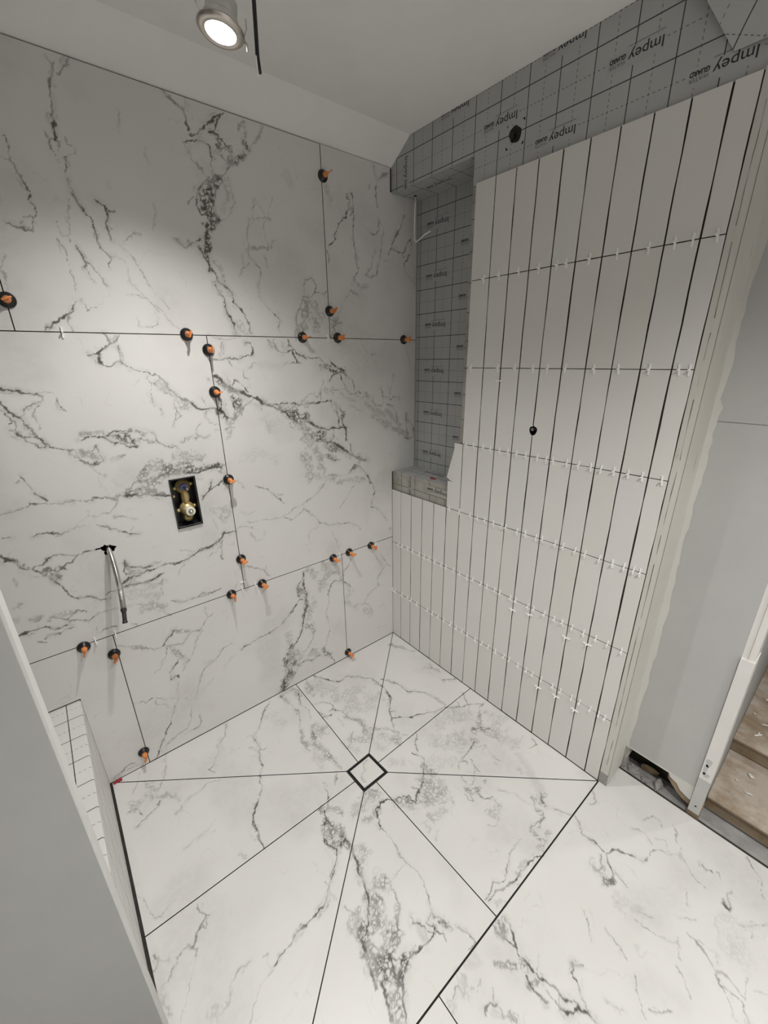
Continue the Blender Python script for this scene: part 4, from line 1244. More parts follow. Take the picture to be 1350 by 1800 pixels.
def inset(q, g=.0017):
    """shrink a floor quad by half a joint on every side"""
    P = [Vector(p) for p in q]; n = len(P); out = []
    cen = sum(P, Vector()) / n
    for i in range(n):
        a, b, c = P[i - 1], P[i], P[(i + 1) % n]
        e1 = (b - a).xy.normalized(); e2 = (c - b).xy.normalized()
        n1 = Vector((-e1.y, e1.x)); n2 = Vector((-e2.y, e2.x))
        if n1.dot((cen - b).xy) < 0: n1 = -n1
        if n2.dot((cen - b).xy) < 0: n2 = -n2
        det = n1.x * n2.y - n1.y * n2.x
        off = (n1 + n2) * g if abs(det) < .05 else Vector(((g * n2.y - g * n1.y) / det, (g * n1.x - g * n2.x) / det))
        out.append((b.x + off.x, b.y + off.y, b.z))
    return out
def mid(a, b): return ((a[0] + b[0]) / 2, (a[1] + b[1]) / 2)
cO, cL, cF, cR = (0, 0), (TX0, 0), (-1.362, TY0), (0, TY0)
mL, mR, mF, mW = (-.652, 0), (0, -.590), (-.646, TY0), (TX0, -.600)
TR = [(cO, mL, mid(dT, dL), dT), (cL, mL, mid(dT, dL), dL), (cO, mR, mid(dT, dR), dT), (cR, mR, mid(dT, dR), dR),
      (cR, mF, mid(dR, dB), dR), (cF, mF, mid(dR, dB), dB), (cL, mW, mid(dL, dB), dL)]
zz = lambda p, z: (p[0], p[1], z)
for a, b, c, d in TR:
    q = inset([zz(a, 0), zz(b, 0), zz(c, DZ), zz(d, DZ)])
    marble_tile('marble_floor_tile', [q], (0, 0, -.0055), 'floor', floor)
c5 = (TX0, TY0)
pm, pw, p5, pf, pb = inset([zz(mid(dL, dB), DZ), zz(mW, 0), zz(c5, 0), zz(cF, 0), zz(dB, DZ)])
marble_tile('marble_floor_tile', [(pm, pw, p5, pb), (pb, p5, pf, pf)], (0, 0, -.0055), 'floor', floor)
OY = TY0 - .0035
for x0, x1, y0, y1 in ((-.8945, .118, -1.86, OY), (-1.45, -.8945, -1.86, OY), (-.8945, .118, -2.86, -1.86), (-1.9, -.8945, -2.86, -1.86)):
    if y0 < -1.9:
        ob = MB().box(x0 + G, x1 - G, y0 + G, y1 - G, -.010, .0015).build('marble_floor_tile', M['marble'], floor)
    else:
        marble_tile('marble_floor_tile', [((x0 + G, y0 + G, .0015), (x1 - G, y0 + G, .0015), (x1 - G, y1, .0015), (x0 + G, y1, .0015))], (0, 0, -.010), 'floor', floor)
# ------------------------------------------------------------------ white tile wall (x = 0) with the niche
S_ = 302 / 300.
YK = [0.0] + [-(.06906 + .0782 * k) for k in range(15)] + [-1.2160]
ZJ = [0.002] + [.2989 + .302 * j for j in range(6)] + [2.1065]
NY, NZ0, NZ1, NX = -.437, 1.000, 2.190, .160       # niche: side, ledge, soffit, back
rb = MB()
HOLE_T = (-.7745, 1.298, .0145)
XB = .0035
hr = (HOLE_T[0] - .02, HOLE_T[0] + .02, HOLE_T[1] - .02, HOLE_T[1] + .02)
boxes_around(rb, lambda p, q, r, t: rb.box(XB, .06, p, q, r, t), -1.216, -.4585, -.02, 2.104, [hr])
rb.box(XB, .06, -.4585, 0, -.02, .9005); rb.box(.012, .06, -.4585, NY - .002, .9, 2.2)
rb.box(.06, .09, -1.216, NY - .012, -.02, 2.4); rb.box(.17, .2, NY - .02, .05, -.02, 2.4); rb.box(.06, .17, NY - .012, .05, -.02, .9)
rb.box(.016, .17, NY - .012, NY - .004, NZ0 - .1, NZ1)
wall_right = tag(rb.build('wall_right', M['bed'], fix=False), 'wall of narrow white upright tiles with a membrane-lined niche', 'wall', kind='structure')
rng = random.Random(9)
def edge_pts(a, b, n, amp, nrm):
    """points from a to b (excluded), pushed along nrm by a smooth small wobble"""
    ph = rng.uniform(0, 6.28); k = rng.uniform(.6, 1.6); out = []
    for i in range(n):
        t = i / n; w = amp * math.sin(ph + 6.28 * k * t) * math.sin(math.pi * min(1, max(0, t)) ) + rng.uniform(-.25, .25) * amp * (0 < i)
        out.append((a[0] + (b[0] - a[0]) * t + nrm[0] * w, a[1] + (b[1] - a[1]) * t + nrm[1] * w))
    return out
for j in range(7):
    for k in range(16):
        if j == 3 and k < 5 or j > 3 and k < 6: continue
        y1, y0 = YK[k], YK[k + 1]
        if j >= 4 and k == 6: y1 = -.456
        gv = .0013 + .0006 * (k / 15.) + rng.uniform(-.0003, .0004); gh = .0011
        a0, a1 = y0 + gv, y1 - (gv if k > 0 else .0015); b0, b1 = ZJ[j] + gh, ZJ[j + 1] - gh
        am = .0003 + .0007 * k / 15.
        if j == 3 and k == 5:
            pts = [(a0, b0), (a1, b0), (a1, 1.030), (-.413, 1.030), (-.413, b1), (a0, b1)]
        else:
            L = edge_pts((a0, b0), (a1, b0), 2, .0003, (0, 1)) + edge_pts((a1, b0), (a1, b1), 8, am, (1, 0)) + edge_pts((a1, b1), (a0, b1), 2, .0003, (0, 1)) + edge_pts((a0, b1), (a0, b0), 8, am, (1, 0))
            if ZJ[j] < HOLE_T[1] < ZJ[j + 1] and (abs(a0 - HOLE_T[0]) < .01 or abs(a1 - HOLE_T[0]) < .01):
                right = abs(a0 - HOLE_T[0]) < .01          # hole bites the edge towards -y
                L2 = []
                for p in L:
                    if math.hypot(p[0] - HOLE_T[0], p[1] - HOLE_T[1]) > HOLE_T[2] + .002: L2.append(p)
                edge = a0 if right else a1
                idx = max(i for i, p in enumerate(L2) if abs(p[0] - edge) < .004 and ((p[1] > HOLE_T[1]) if right else (p[1] < HOLE_T[1])))
                arc = []
                for q in range(9):
                    an = math.pi / 2 - math.pi * q / 8 if right else -math.pi / 2 - math.pi * q / 8
                    rr = HOLE_T[2] * (1 + .08 * math.sin(3 * an))
                    arc.append((HOLE_T[0] + rr * math.cos(an) * .92 + (.0016 if right else -.0016), HOLE_T[1] + rr * math.sin(an) * 1.1))
                L = L2[:idx + 1] + arc + L2[idx + 1:]
            pts = L
        px = rng.uniform(-.0004, .0004)
        c = (sum(p[0] for p in pts) / len(pts), sum(p[1] for p in pts) / len(pts))
        sh = lambda p, e: (p[0] - math.copysign(e, p[0] - c[0]), p[1] - math.copysign(e, p[1] - c[1]))
        n = len(pts)
        v = [(px, *sh(p, .0006)) for p in pts] + [(px + .0008, *p) for p in pts] + [(.0046, *p) for p in pts]
        f = [tuple(range(n))] + [(i, (i + 1) % n, n + (i + 1) % n, n + i) for i in range(n)] + [(n + i, n + (i + 1) % n, 2 * n + (i + 1) % n, 2 * n + i) for i in range(n)]
        tb = MB().add(v, f[:1 + n], 0); tb.f += f[1 + n:]; tb.m += [1] * n
        tb.build('tile', [M['tile'], M['bed']], wall_right)  # tile sides take the dark bed colour, standing in for joint shade
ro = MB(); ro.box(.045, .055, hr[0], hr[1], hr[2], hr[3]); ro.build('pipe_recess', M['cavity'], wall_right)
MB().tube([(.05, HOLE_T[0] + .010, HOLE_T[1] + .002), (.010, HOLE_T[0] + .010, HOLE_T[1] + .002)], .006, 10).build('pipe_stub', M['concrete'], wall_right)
# off-cut wedge of tile standing in the niche corner
tag(MB().prism([(-.417, 1.196), (-.374, 1.0445), (-.410, 1.0262), (-.417, 1.04)], lambda y, z: (.003, y, z), lambda y, z: (.011, y, z)).build('tile_offcut', M['tile']),
    'thin pointed white tile off-cut standing at the corner of the niche ledge', 'tile off-cut')

# ---- membrane sheets (flat print in metres: solid line every 100 mm, dashed in between)
uv_h = lambda co: ((co.y + .0335) / .9975, co.z - .0005)
uv_n = lambda co: (co.y + .022, co.z - .04)
uv_top = lambda co: (co.x + .0, co.y + .0)
HH = (-.595, 2.197, .0215)
def holed_panel(x, y0, y1, z0, z1, hole, n=20):
    hy, hz, r = hole; s = r * 1.5; mb = MB()
    def quad(a0, a1, b0, b1): mb.add([(x, a0, b0), (x, a1, b0), (x, a1, b1), (x, a0, b1)], [(0, 1, 2, 3)])
    quad(y0, hy - s, z0, z1); quad(hy + s, y1, z0, z1); quad(hy - s, hy + s, z0, hz - s); quad(hy - s, hy + s, hz + s, z1)
    ring = []; sq = []
    for k in range(n):
        a = 2 * math.pi * k / n; c, d = math.cos(a), math.sin(a); m = max(abs(c), abs(d))
        sq.append((x, hy + s * c / m, hz + s * d / m)); rr = r * (1 + .1 * math.sin(2 * a + .5) + .05 * math.sin(5 * a)); ring.append((x, hy + rr * c, hz + rr * d * 1.08))
    mb.add(sq + ring, [(k, (k + 1) % n, n + (k + 1) % n, n + k) for k in range(n)])
    return mb
MX = .0085
mbh = holed_panel(MX, -1.262, NY, 2.100, 2.40, HH)
mbh.add([(MX, NY, NZ1), (MX, .002, NZ1), (MX, .002, 2.40), (MX, NY, 2.40)], [(0, 1, 2, 3)])
header = mbh.build('membrane_header', M['membrane'], wall_right, uv=uv_h)
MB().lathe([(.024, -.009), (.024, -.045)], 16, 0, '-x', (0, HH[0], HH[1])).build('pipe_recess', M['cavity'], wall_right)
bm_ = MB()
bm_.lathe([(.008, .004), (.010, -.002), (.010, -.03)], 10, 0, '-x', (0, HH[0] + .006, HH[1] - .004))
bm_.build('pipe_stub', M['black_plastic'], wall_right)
soffit = MB().add([(MX, NY, NZ1), (MX, .002, NZ1), (NX + .01, .002, NZ1), (NX + .01, NY, NZ1)], [(0, 1, 2, 3)]).build('membrane_soffit', M['membrane'], wall_right, uv=lambda co: (co.y + .02, co.x + .03))
back = MB().add([(NX, NY, NZ0 - .01), (NX, .009, NZ0 - .01), (NX, .009, NZ1 + .01), (NX, NY, NZ1 + .01)], [(0, 1, 2, 3)]).build('membrane_niche_back', M['membrane'], wall_right, uv=uv_n)
ledge = MB().add([(MX, NY, NZ0), (MX, .002, NZ0), (NX + .01, .002, NZ0), (NX + .01, NY, NZ0)], [(0, 1, 2, 3)]).build('membrane_ledge', M['membrane'], wall_right, uv=lambda co: (co.y + .05, co.x + .03))
lf = MB().add([(MX - .0005, NY - .01, .9), (MX - .0005, .002, .9), (MX - .0005, .002, NZ0 + .0005), (MX - .0005, NY - .01, NZ0 + .0005)], [(0, 1, 2, 3)]).build('membrane_ledge_front', M['membrane_soiled'], wall_right, uv=lambda co: (co.y + .065, co.z - .035))
rs = MB().add([(MX, -.462, 1.19), (MX, NY, 1.19), (MX, NY, 2.100), (MX, -.462, 2.100)], [(0, 1, 2, 3)]).build('membrane_reveal_strip', M['membrane_soiled'], wall_right, uv=lambda co: (co.y + .03, co.z - .005))
tag(MB().add([(NX - .003, -.0055, NZ0), (NX - .003, .0, NZ0), (NX - .003, .0, NZ1), (NX - .003, -.0055, NZ1)], [(0, 1, 2, 3)]).build('corner_tape', M['membrane_plain'], wall_right))

# ---- printed lettering on the sheets
def text_mesh(body, width=None, height=None, weight=0.0):
    cu = bpy.data.curves.new('lettering_curve', 'FONT'); cu.body = body; cu.size = 1; cu.offset = weight; cu.resolution_u = 3
    ob = bpy.data.objects.new('lettering_curve', cu); COL.objects.link(ob)
    bpy.context.view_layer.update()
    me = bpy.data.meshes.new_from_object(ob.evaluated_get(bpy.context.evaluated_depsgraph_get()))
    bpy.data.objects.remove(ob, do_unlink=True); bpy.data.curves.remove(cu)
    v = np.array([tuple(a.co) for a in me.vertices]); f = [tuple(p.vertices) for p in me.polygons]; bpy.data.meshes.remove(me)
    v[:, 0] -= v[:, 0].min()
    v[:, 0] *= width / v[:, 0].max()
    h = height / max(v[:, 1].max() - 0, 1e-6); v[:, 1] *= h
    return v, f
T1 = text_mesh('Impey', .080, .0215, .006)
T2 = text_mesh('WATER', .0400, .0078, .0)
T3 = text_mesh('GUARD', .0400, .0098, .05)
def logo_mesh(patch):
    mb = MB()
    mb.add([(-.004, -.008, 0), (.131, -.008, 0), (.131, .030, 0), (-.004, .030, 0)], [(0, 1, 2, 3)], 0)
    mb.add([(a[0], a[1], .0003) for a in T1[0]], T1[1], 1)
    mb.add([(a[0] + .086, a[1] + .0115, .0003) for a in T2[0]], T2[1], 2)
    mb.add([(a[0] + .086, a[1] - .0005, .0003) for a in T3[0]], T3[1], 1)
    mb.add([(.0, -.0125, .0003), (.082, -.0125, .0003), (.082, -.0113, .0003), (.0, -.0113, .0003)], [(0, 1, 2, 3)], 2)
    me = pydata('lettering', mb.v, mb.f)
    for m in (patch, M['ink'], M['ink_pale']): me.materials.append(m)
    for p, i in zip(me.polygons, mb.m): p.material_index = i
    return me
LOGO = logo_mesh(M['membrane_plain']); LOGO_S = logo_mesh(M['membrane_plain_soiled'])
def put_logo(parent, origin, xdir, ydir, me=LOGO, s=1.0):
    o = bpy.data.objects.new('lettering', me); COL.objects.link(o); o.parent = parent
    X = Vector(xdir).normalized(); Y = Vector(ydir).normalized(); Z = X.cross(Y)
    p = Vector(origin) + Z * .0003
    o.matrix_local = Matrix(((X.x * s, Y.x * s, Z.x * s, p.x), (X.y * s, Y.y * s, Z.y * s, p.y), (X.z * s, Y.z * s, Z.z * s, p.z), (0, 0, 0, 1)))
    return o
for z, ys in ((2.2565, (-.597, -.997)), (2.1555, (-.796, -1.194)), (2.357, (-.796, -.400))):
    for y in ys: put_logo(header, (MX, y, z), (0, 1, 0), (0, 0, -1))
put_logo(header, (MX, -.083, 2.29), (0, 0, -1), (0, -1, 0), s=.85)
for i in range(6):
    put_logo(back, (NX, -.187, 2.096 - .2 * i), (0, 1, 0), (0, 0, -1))
    if i < 5: put_logo(back, (NX, -.386, 1.996 - .2 * i), (0, 1, 0), (0, 0, -1))
put_logo(soffit, (.075, -.26, NZ1), (0, 1, 0), (1, 0, 0)); put_logo(ledge, (.125, -.25, NZ0), (0, 1, 0), (-1, 0, 0))
put_logo(lf, (MX - .0005, -.375, .967), (0, 1, 0), (0, 0, -1), LOGO_S); put_logo(lf, (MX - .0005, -.125, .995), (0, 0, -1), (0, -1, 0), LOGO_S, .75)

# ------------------------------------------------------------------ ceiling, partition, outer walls
cb = MB()
prof = [(.004, 2.2782), (-.112, 2.352), (-3.25, 2.352)]
v = [(x, y, z) for x in (-2.6, 1.7) for y, z in prof] + [(x, y, 2.5) for x in (-2.6, 1.7) for y in (.004, -.112, -3.25)]
cb.add(v, [(0, 1, 4, 3), (1, 2, 5, 4), (6, 9, 10, 7), (7, 10, 11, 8), (0, 3, 9, 6), (2, 8, 11, 5), (0, 6, 7, 1), (1, 7, 8, 2), (3, 4, 10, 9), (4, 5, 11, 10)])
tag(cb.build('ceiling', M['ceiling']), 'off-white plastered ceiling with a sloped edge above the marble wall', 'ceiling', kind='structure')
PX, PY0, PY1 = -1.432, -.985, -.944
wl = tag(MB().box(-2.6, PX, PY0, PY1, -.02, 2.40).build('wall_left', M['grey_plaster']), 'bare grey plaster partition end with a white edge bead', 'wall', kind='structure')
MB().box(PX - .001, PX + .0035, PY0 + .006, PY1 + .001, -.01, 2.36).build('edge_bead', M['bead'], wl)
tag(MB().box(-2.7, -2.6, -3.3, .1, -.05, 2.45).build('wall_far_left', M['ceiling']), 'plain grey plaster wall beyond the partition', 'wall', kind='structure')
tag(MB().box(-2.7, 1.8, -3.35, -3.25, -.05, 2.45).build('wall_front', M['ceiling']), 'plain grey plaster wall opposite the marble wall', 'wall', kind='structure')
# low boxed ledge by the partition, wrapped in membrane
bl = MB(); x0, x1, y0, y1 = -1.85, -1.4632, -.944, .0035
bx = [(x0, y0, 0), (x1, y0, 0), (x1, y1, 0), (x0, y1, 0), (x0, y0, .4215), (x1 - .004, y0, .4215), (x1 - .004, y1, .4215), (x0, y1, .4215), (x1, y0, .416), (x1, y1, .416)]
bl.add(bx, [(4, 5, 6, 7), (5, 8, 9, 6), (8, 1, 2, 9), (0, 4, 7, 3), (2, 3, 7, 6, 9), (0, 1, 8, 5, 4)])
bench = bl.build('boxed_ledge', None, uv=lambda co: ((co.x + .005) if co.z > .41 else -1.4632 + (.42 - co.z), co.y + .082))
bench.data.materials.append(M['membrane_lit'])
tag(bench, 'low boxed ledge wrapped in printed waterproof membrane coloured as if lit, between partition and tray', 'ledge')
put_logo(bench, (-1.560, -.36, .4215), (0, 1, 0), (-1, 0, 0), logo_mesh(M['membrane_plain']), .8)

# ------------------------------------------------------------------ right side: jamb, grey wall, casing, stairs
JY, WX = -1.2475, .130
jb = MB().box(.0, WX + .02, JY, -1.2168, .012, 2.11)
jamb = tag(jb.build('trim_1', M['jamb']), 'rough cream filled door jamb at the end of the white tiles', 'door jamb', kind='structure')
MB().box(-.0004, .02, JY + .001, -1.2172, .0, .055).build('grey_patch', M['concrete'], jamb)
rr = random.Random(3)
def crack(y, z0, z1, amp, w, x, parent, mtl, n=60):
    v = []; f = []; dy = 0
    for i in range(n + 1):
        z = z0 + (z1 - z0) * i / n; dy = max(-amp, min(amp, dy + rr.uniform(-amp, amp) * .5)); ww = w * rr.uniform(.1, 1)
        v += [(x, y + dy - ww, z), (x, y + dy + ww, z)]
    f = [(2 * i, 2 * i + 1, 2 * i + 3, 2 * i + 2) for i in range(n) if rr.random() > .22]
    return MB().add(v, f).build('crack', mtl, parent, fix=False)
crack(-1.2325, .1, 2.05, .0025, .0011, -.0004, jamb, M['crack'])
MB().add([(-.0005, JY + .0003, .05), (-.0005, JY + .0014, .05), (-.0005, JY + .0014, 2.1), (-.0005, JY + .0003, 2.1)], [(0, 1, 2, 3)]).build('crack', M['crack'], jamb, fix=False)
gw = MB()
gw.box(WX, WX + .08, -1.4735, JY + .001, .118, 1.3655); gw.box(WX + .0025, WX + .08, -1.4735, JY + .001, 1.3655, 1.3675); gw.box(WX, WX + .08, -1.4735, JY + .001, 1.3675, 2.40)
gw.box(WX, WX + .08, -2.36, -1.4735, 2.08, 2.40); gw.box(WX, WX + .08, -3.3, -2.36, -.02, 2.40)
greywall = tag(gw.build('wall_doorway', M['grey_paint']), 'smooth grey painted wall beside the doorway with a broken foot', 'wall', kind='structure')
# ragged white filler running down the corner
v = []; f = []; n = 90; e = 0.012
for i in range(n + 1):
    z = .12 + (2.30 - .12) * i / n
    e += rr.uniform(-.0035, .0035); e = min(max(e, .006), .026)
    w = e * (1.0 if z > .55 else .75) + (.012 if 1.02 < z < 1.42 else 0) * rr.uniform(.4, 1) + (.006 if z > 1.45 else 0)
    v += [(WX - .0008, JY, z), (WX - .0008, JY - w, z)]
MB().add(v, [(2 * i, 2 * i + 1, 2 * i + 3, 2 * i + 2) for i in range(n)]).build('ragged_filler', M['filler'], greywall, fix=False)
MB().box(WX - .001, WX + .01, -1.4735, JY, .1135, .1185).build('board_edge', M['filler'], greywall)
# cavity behind the missing skirting
MB().box(WX + .075, WX + .085, -1.50, JY + .02, -.06, .13).build('cavity_back', M['cavity'], greywall)
MB().box(WX - .012, WX + .08, -1.4735, JY + .01, -.05, -.004).build('cavity_floor', M['concrete'], greywall)
def lump(name, c, s, mtl, parent=None, seed=1):
    r = random.Random(seed); bm = bmesh.new(); bmesh.ops.create_icosphere(bm, subdivisions=2, radius=1)
    for q in bm.verts:
        k = 1 + r.uniform(-.28, .28); q.co = Vector((q.co.x * s[0] * k, q.co.y * s[1] * k, q.co.z * s[2] * k))
    me = bpy.data.meshes.new(name); bm.to_mesh(me); bm.free()
    o = link(name, me, mtl, parent); o.location = c; o.rotation_euler = (r.uniform(-.3, .3), r.uniform(-.3, .3), r.uniform(0, 3)); return o
for i, (y, x, z, s, mt_, nm) in enumerate(((-1.287, .152, .002, (.020, .022, .008), 'rubble', 'smooth pale plaster lump beside the jamb'), (-1.329, .146, .000, (.016, .020, .007), 'concrete', 'flat grey plaster shard in the middle of the broken wall foot'),
        (-1.372, .154, .006, (.012, .024, .012), 'rubble', 'upright pale plaster shard under the grey wall'), (-1.325, .190, .014, (.010, .03, .022), 'rubble_brown', 'dark brown board scrap deep in the broken wall foot'))):
    tag(lump('plaster_rubble', (x, y, z), s, M[mt_], None, 20 + i), nm + ' by the doorway', 'rubble')
pl = MB()
pl.prism([(-1.4735, .1135), (-1.393, .1135), (-1.396, .088), (-1.412, .07), (-1.430, .052), (-1.452, .036), (-1.4735, .03)], lambda y, z: (WX + .002, y, z), lambda y, z: (WX + .03, y, z))
pl.build('broken_board', M['rubble_brown'], greywall)
p2 = MB()
p2.prism([(-1.4735, .1125), (-1.395, .1125), (-1.402, .099), (-1.425, .09), (-1.438, .07), (-1.455, .062), (-1.4735, .055)], lambda y, z: (WX - .001, y, z), lambda y, z: (WX + .002, y, z))
p2.build('chipped_filler', M['filler'], greywall)
MB().prism([(JY, .1135), (-1.262, .1135), (-1.266, .085), (-1.258, .05), (-1.264, .02), (JY, .0)], lambda y, z: (WX - .0, y, z), lambda y, z: (WX + .03, y, z)).build('broken_board', M['rubble'], greywall)
# door casing on the corner of the doorway
dc = MB()
dc.box(WX - .008, WX + .07, -1.5075, -1.4745, .020, .180, 0); dc.box(WX - .009, WX + .07, -1.5085, -1.4745, .180, .682, 1)
dc.box(WX + .002, WX + .07, -1.506, -1.4738, .682, 2.08, 1); dc.box(WX - .002, WX + .03, -1.498, -1.4905, .682, 2.08, 1)
casing = tag(dc.build('trim_2', [M['grey_undercoat'], M['white_paint']]), 'chipped white door casing post with a grey painted foot beside the stairs', 'door casing', kind='structure')
for y, z, s in ((-1.487, .255, (.0075, .022)), (-1.484, .225, (.005, .03)), (-1.490, .203, (.009, .012))):
    pts = [(y + s[0] * math.cos(a) * (1 + .3 * math.sin(3 * a)), z + s[1] * math.sin(a) * (1 + .25 * math.cos(2 * a))) for a in [k * 2 * math.pi / 14 for k in range(14)]]
    MB().prism(pts, lambda a, b: (WX - .0096, a, b), lambda a, b: (WX - .0088, a, b)).build('paint_chip', M['grey_undercoat'], casing)
MB().lathe([(.0032, .0083), (.0032, .0075)], 12, 0, '-x', (WX, -1.492, .052)).build('nail_hole', M['cavity'], casing)
MB().box(WX - .006, WX + .07, -1.509, -1.473, -.02, .020).build('raw_foot', M['rubble_brown'], casing)
# screed strip along the tile edge and the stairs beyond
tag(MB().box(.119, .2, -2.36, -1.4735, -.06, -.006).build('trim_3', M['concrete']), 'rough grey screed strip between floor tiles and stairs', 'screed strip', kind='structure')
st = empty('staircase', (.19, -1.51, 0))
tag(st, 'dusty bare timber stairs with shallow steps beyond the doorway', 'stairs')
def stpart(name, b, m, by=None):
    o = by or MB().box(b[0] - .19, b[1] - .19, b[2] + 1.51, b[3] + 1.51, b[4], b[5]).build(name, M[m], st)
    return o
for i, (x, z) in enumerate(((.192, .0), (.452, .084), (1.05, .168))):
    stpart('riser', (x, x + .02, -2.36, -1.5095, z + .006, z + .060), 'stair_wood')
    t = MB(); xb = (.452, 1.05, 1.7)[i] + .02; zt = z + .084
    pr = [(x - .012, zt - .022), (x - .016, zt - .012), (x - .010, zt - .003), (x + .004, zt), (xb, zt), (xb, zt - .026)]
    t.prism(pr, lambda a, b: (a - .19, -1.5095 + 1.51, b), lambda a, b: (a - .19, -2.36 + 1.51, b))
    t.build('tread', M['stair_dusty'], st)
    t = MB().box(x - .004 - .19, x + .016 - .19, -2.36 + 1.51, -1.5095 + 1.51, zt - .036, zt - .022); t.build('nosing_strip', M['brown_wood'], st)
for k, (x, y, z) in enumerate(((.62, -1.535, .168), (.75, -1.555, .168), (.58, -1.575, .168), (.31, -1.56, .084), (.37, -1.59, .084), (.28, -1.60, .084))):
    fl_ = lump('plaster_flake', (x, y, z + .0045), ((.004, .004), (.010, .008), (.011, .0035))[k % 3] + (.0028,), M['filler'], None, 60 + k)
    fl_.rotation_euler = (0, 0, k)
    tag(fl_, ('tiny', 'broad', 'narrow')[k % 3] + ' white plaster flake lying on the ' + ('upper' if z > .1 else 'lower') + ' dusty stair tread', 'plaster flake', 'plaster flakes on the ' + ('upper' if z > .1 else 'lower') + ' stair tread')
tag(MB().box(.21, 1.75, -1.5085, -1.45, -.05, 2.45).build('wall_stair_side', M['grey_plaster']), 'grey plaster wall flanking the timber stairs', 'wall', kind='structure')
tag(MB().box(.21, 1.75, -2.45, -2.36, -.05, 2.45).build('wall_stair_far', M['grey_plaster']), 'grey plaster wall on the far side of the stairs', 'wall', kind='structure')
tag(MB().box(1.7, 1.8, -2.45, -1.45, -.05, 2.45).build('wall_stair_end', M['grey_plaster']), 'grey plaster wall closing the stairs', 'wall', kind='structure')
# loose corner of membrane hanging over the header at the doorway
fl = MB(); v = []; nn = 14
for i in range(nn + 1):
    t = i / nn; y = -1.012 - .118 * t; z = 2.345 - .185 * t
    for k in range(7):
        s = k / 6; v.append((MX - .030 * (1 - t) * (1 - s) - .004 - .010 * math.sin(3.1 * s) * t, y - (.02 + .26 * s) , z - .010 * s * t + .0 * s))
f = [(i * 7 + k, i * 7 + k + 1, i * 7 + k + 8, i * 7 + k + 7) for i in range(nn) for k in range(6)]
flap = fl.add(v, f).build('membrane_flap', M['membrane_pale'], uv=lambda co: (co.y * .88 + co.z * .42, co.z * .9 - co.y * .42))
sm = flap.modifiers.new('thickness', 'SOLIDIFY'); sm.thickness = .0012
tag(flap, 'loose pale corner of printed membrane curling away above the doorway end', 'membrane flap')
# ------------------------------------------------------------------ floor drain
dr = empty('floor_drain', (-.658, -.603, DZ))
tag(dr, 'square tile-insert floor drain with dark frame at the centre of the falls', 'drain')
cor = [Vector((p[0] + .658, p[1] + .603, 0)) for p in (dT, dR, dB, dL)]
def ring(a, b, z0, z1):
    mb = MB(); A = [c * a for c in cor]; B = [c * b for c in cor]
    for i in range(4):
        j = (i + 1) % 4
        v = [(*A[i].xy, z1), (*A[j].xy, z1), (*B[j].xy, z1), (*B[i].xy, z1), (*A[i].xy, z0), (*A[j].xy, z0), (*B[j].xy, z0), (*B[i].xy, z0)]
        mb.add(v, [(0, 1, 2, 3), (4, 7, 6, 5), (0, 4, 5, 1), (2, 6, 7, 3)])
    return mb
ring(.985, .925, -.02, .0008).build('frame', M['dark_metal'], dr)
ring(.925, .86, -.02, -.009).build('gutter', M['cavity'], dr)
gf = ring(.865, .825, -.02, .0004).build('grate_frame', M['dark_metal'], dr)
q = [c * .825 for c in cor]
me_t = marble_tile('tile_insert', [tuple((c.x - .658, c.y - .603, DZ + .0) for c in q)], (0, 0, -.008), 'floor', None)
me_t.parent = gf; me_t.matrix_parent_inverse = Matrix.Translation((.658, .603, -DZ))

# ------------------------------------------------------------------ tile-levelling clips on the marble joints
def clip_meshes():
    cap = MB().lathe([(.0200, 0), (.0203, .003), (.0196, .006), (.0165, .0085), (.0135, .0105), (.0125, .0155), (.0105, .0165), (.0085, .0165)], 24, 0, '-y')
    m1 = pydata('cap', cap.v, cap.f, True)
    stem = MB().lathe([(.0098, .015), (.0092, .022), (.0078, .028), (.0050, .034), (.0042, .037)], 14, 0, '-y')
    m2 = pydata('stem', stem.v, stem.f, True)
    w = MB()
    out = [(-.0045, .030), (.0045, .030), (.0050, .040), (.0115, .041), (.0118, .052), (.0045, .0535), (-.0045, .0535), (-.0118, .052), (-.0115, .041), (-.0050, .040)]
    w.prism(out, lambda a, h: (a, -h, -.0019), lambda a, h: (a, -h, .0019))
    m3 = pydata('wing', w.v, w.f)
    for me, k in ((m1, 'black_plastic'), (m2, 'orange'), (m3, 'orange')): me.materials.append(M[k])
    bm = bmesh.new(); bm.from_mesh(m3); bmesh.ops.recalc_face_normals(bm, faces=bm.faces); bm.to_mesh(m3); bm.free()
    return m1, m2, m3
CLIP = clip_meshes()
CG = 'levelling clips on the marble wall joints'
CL = 'black-orange levelling clip '
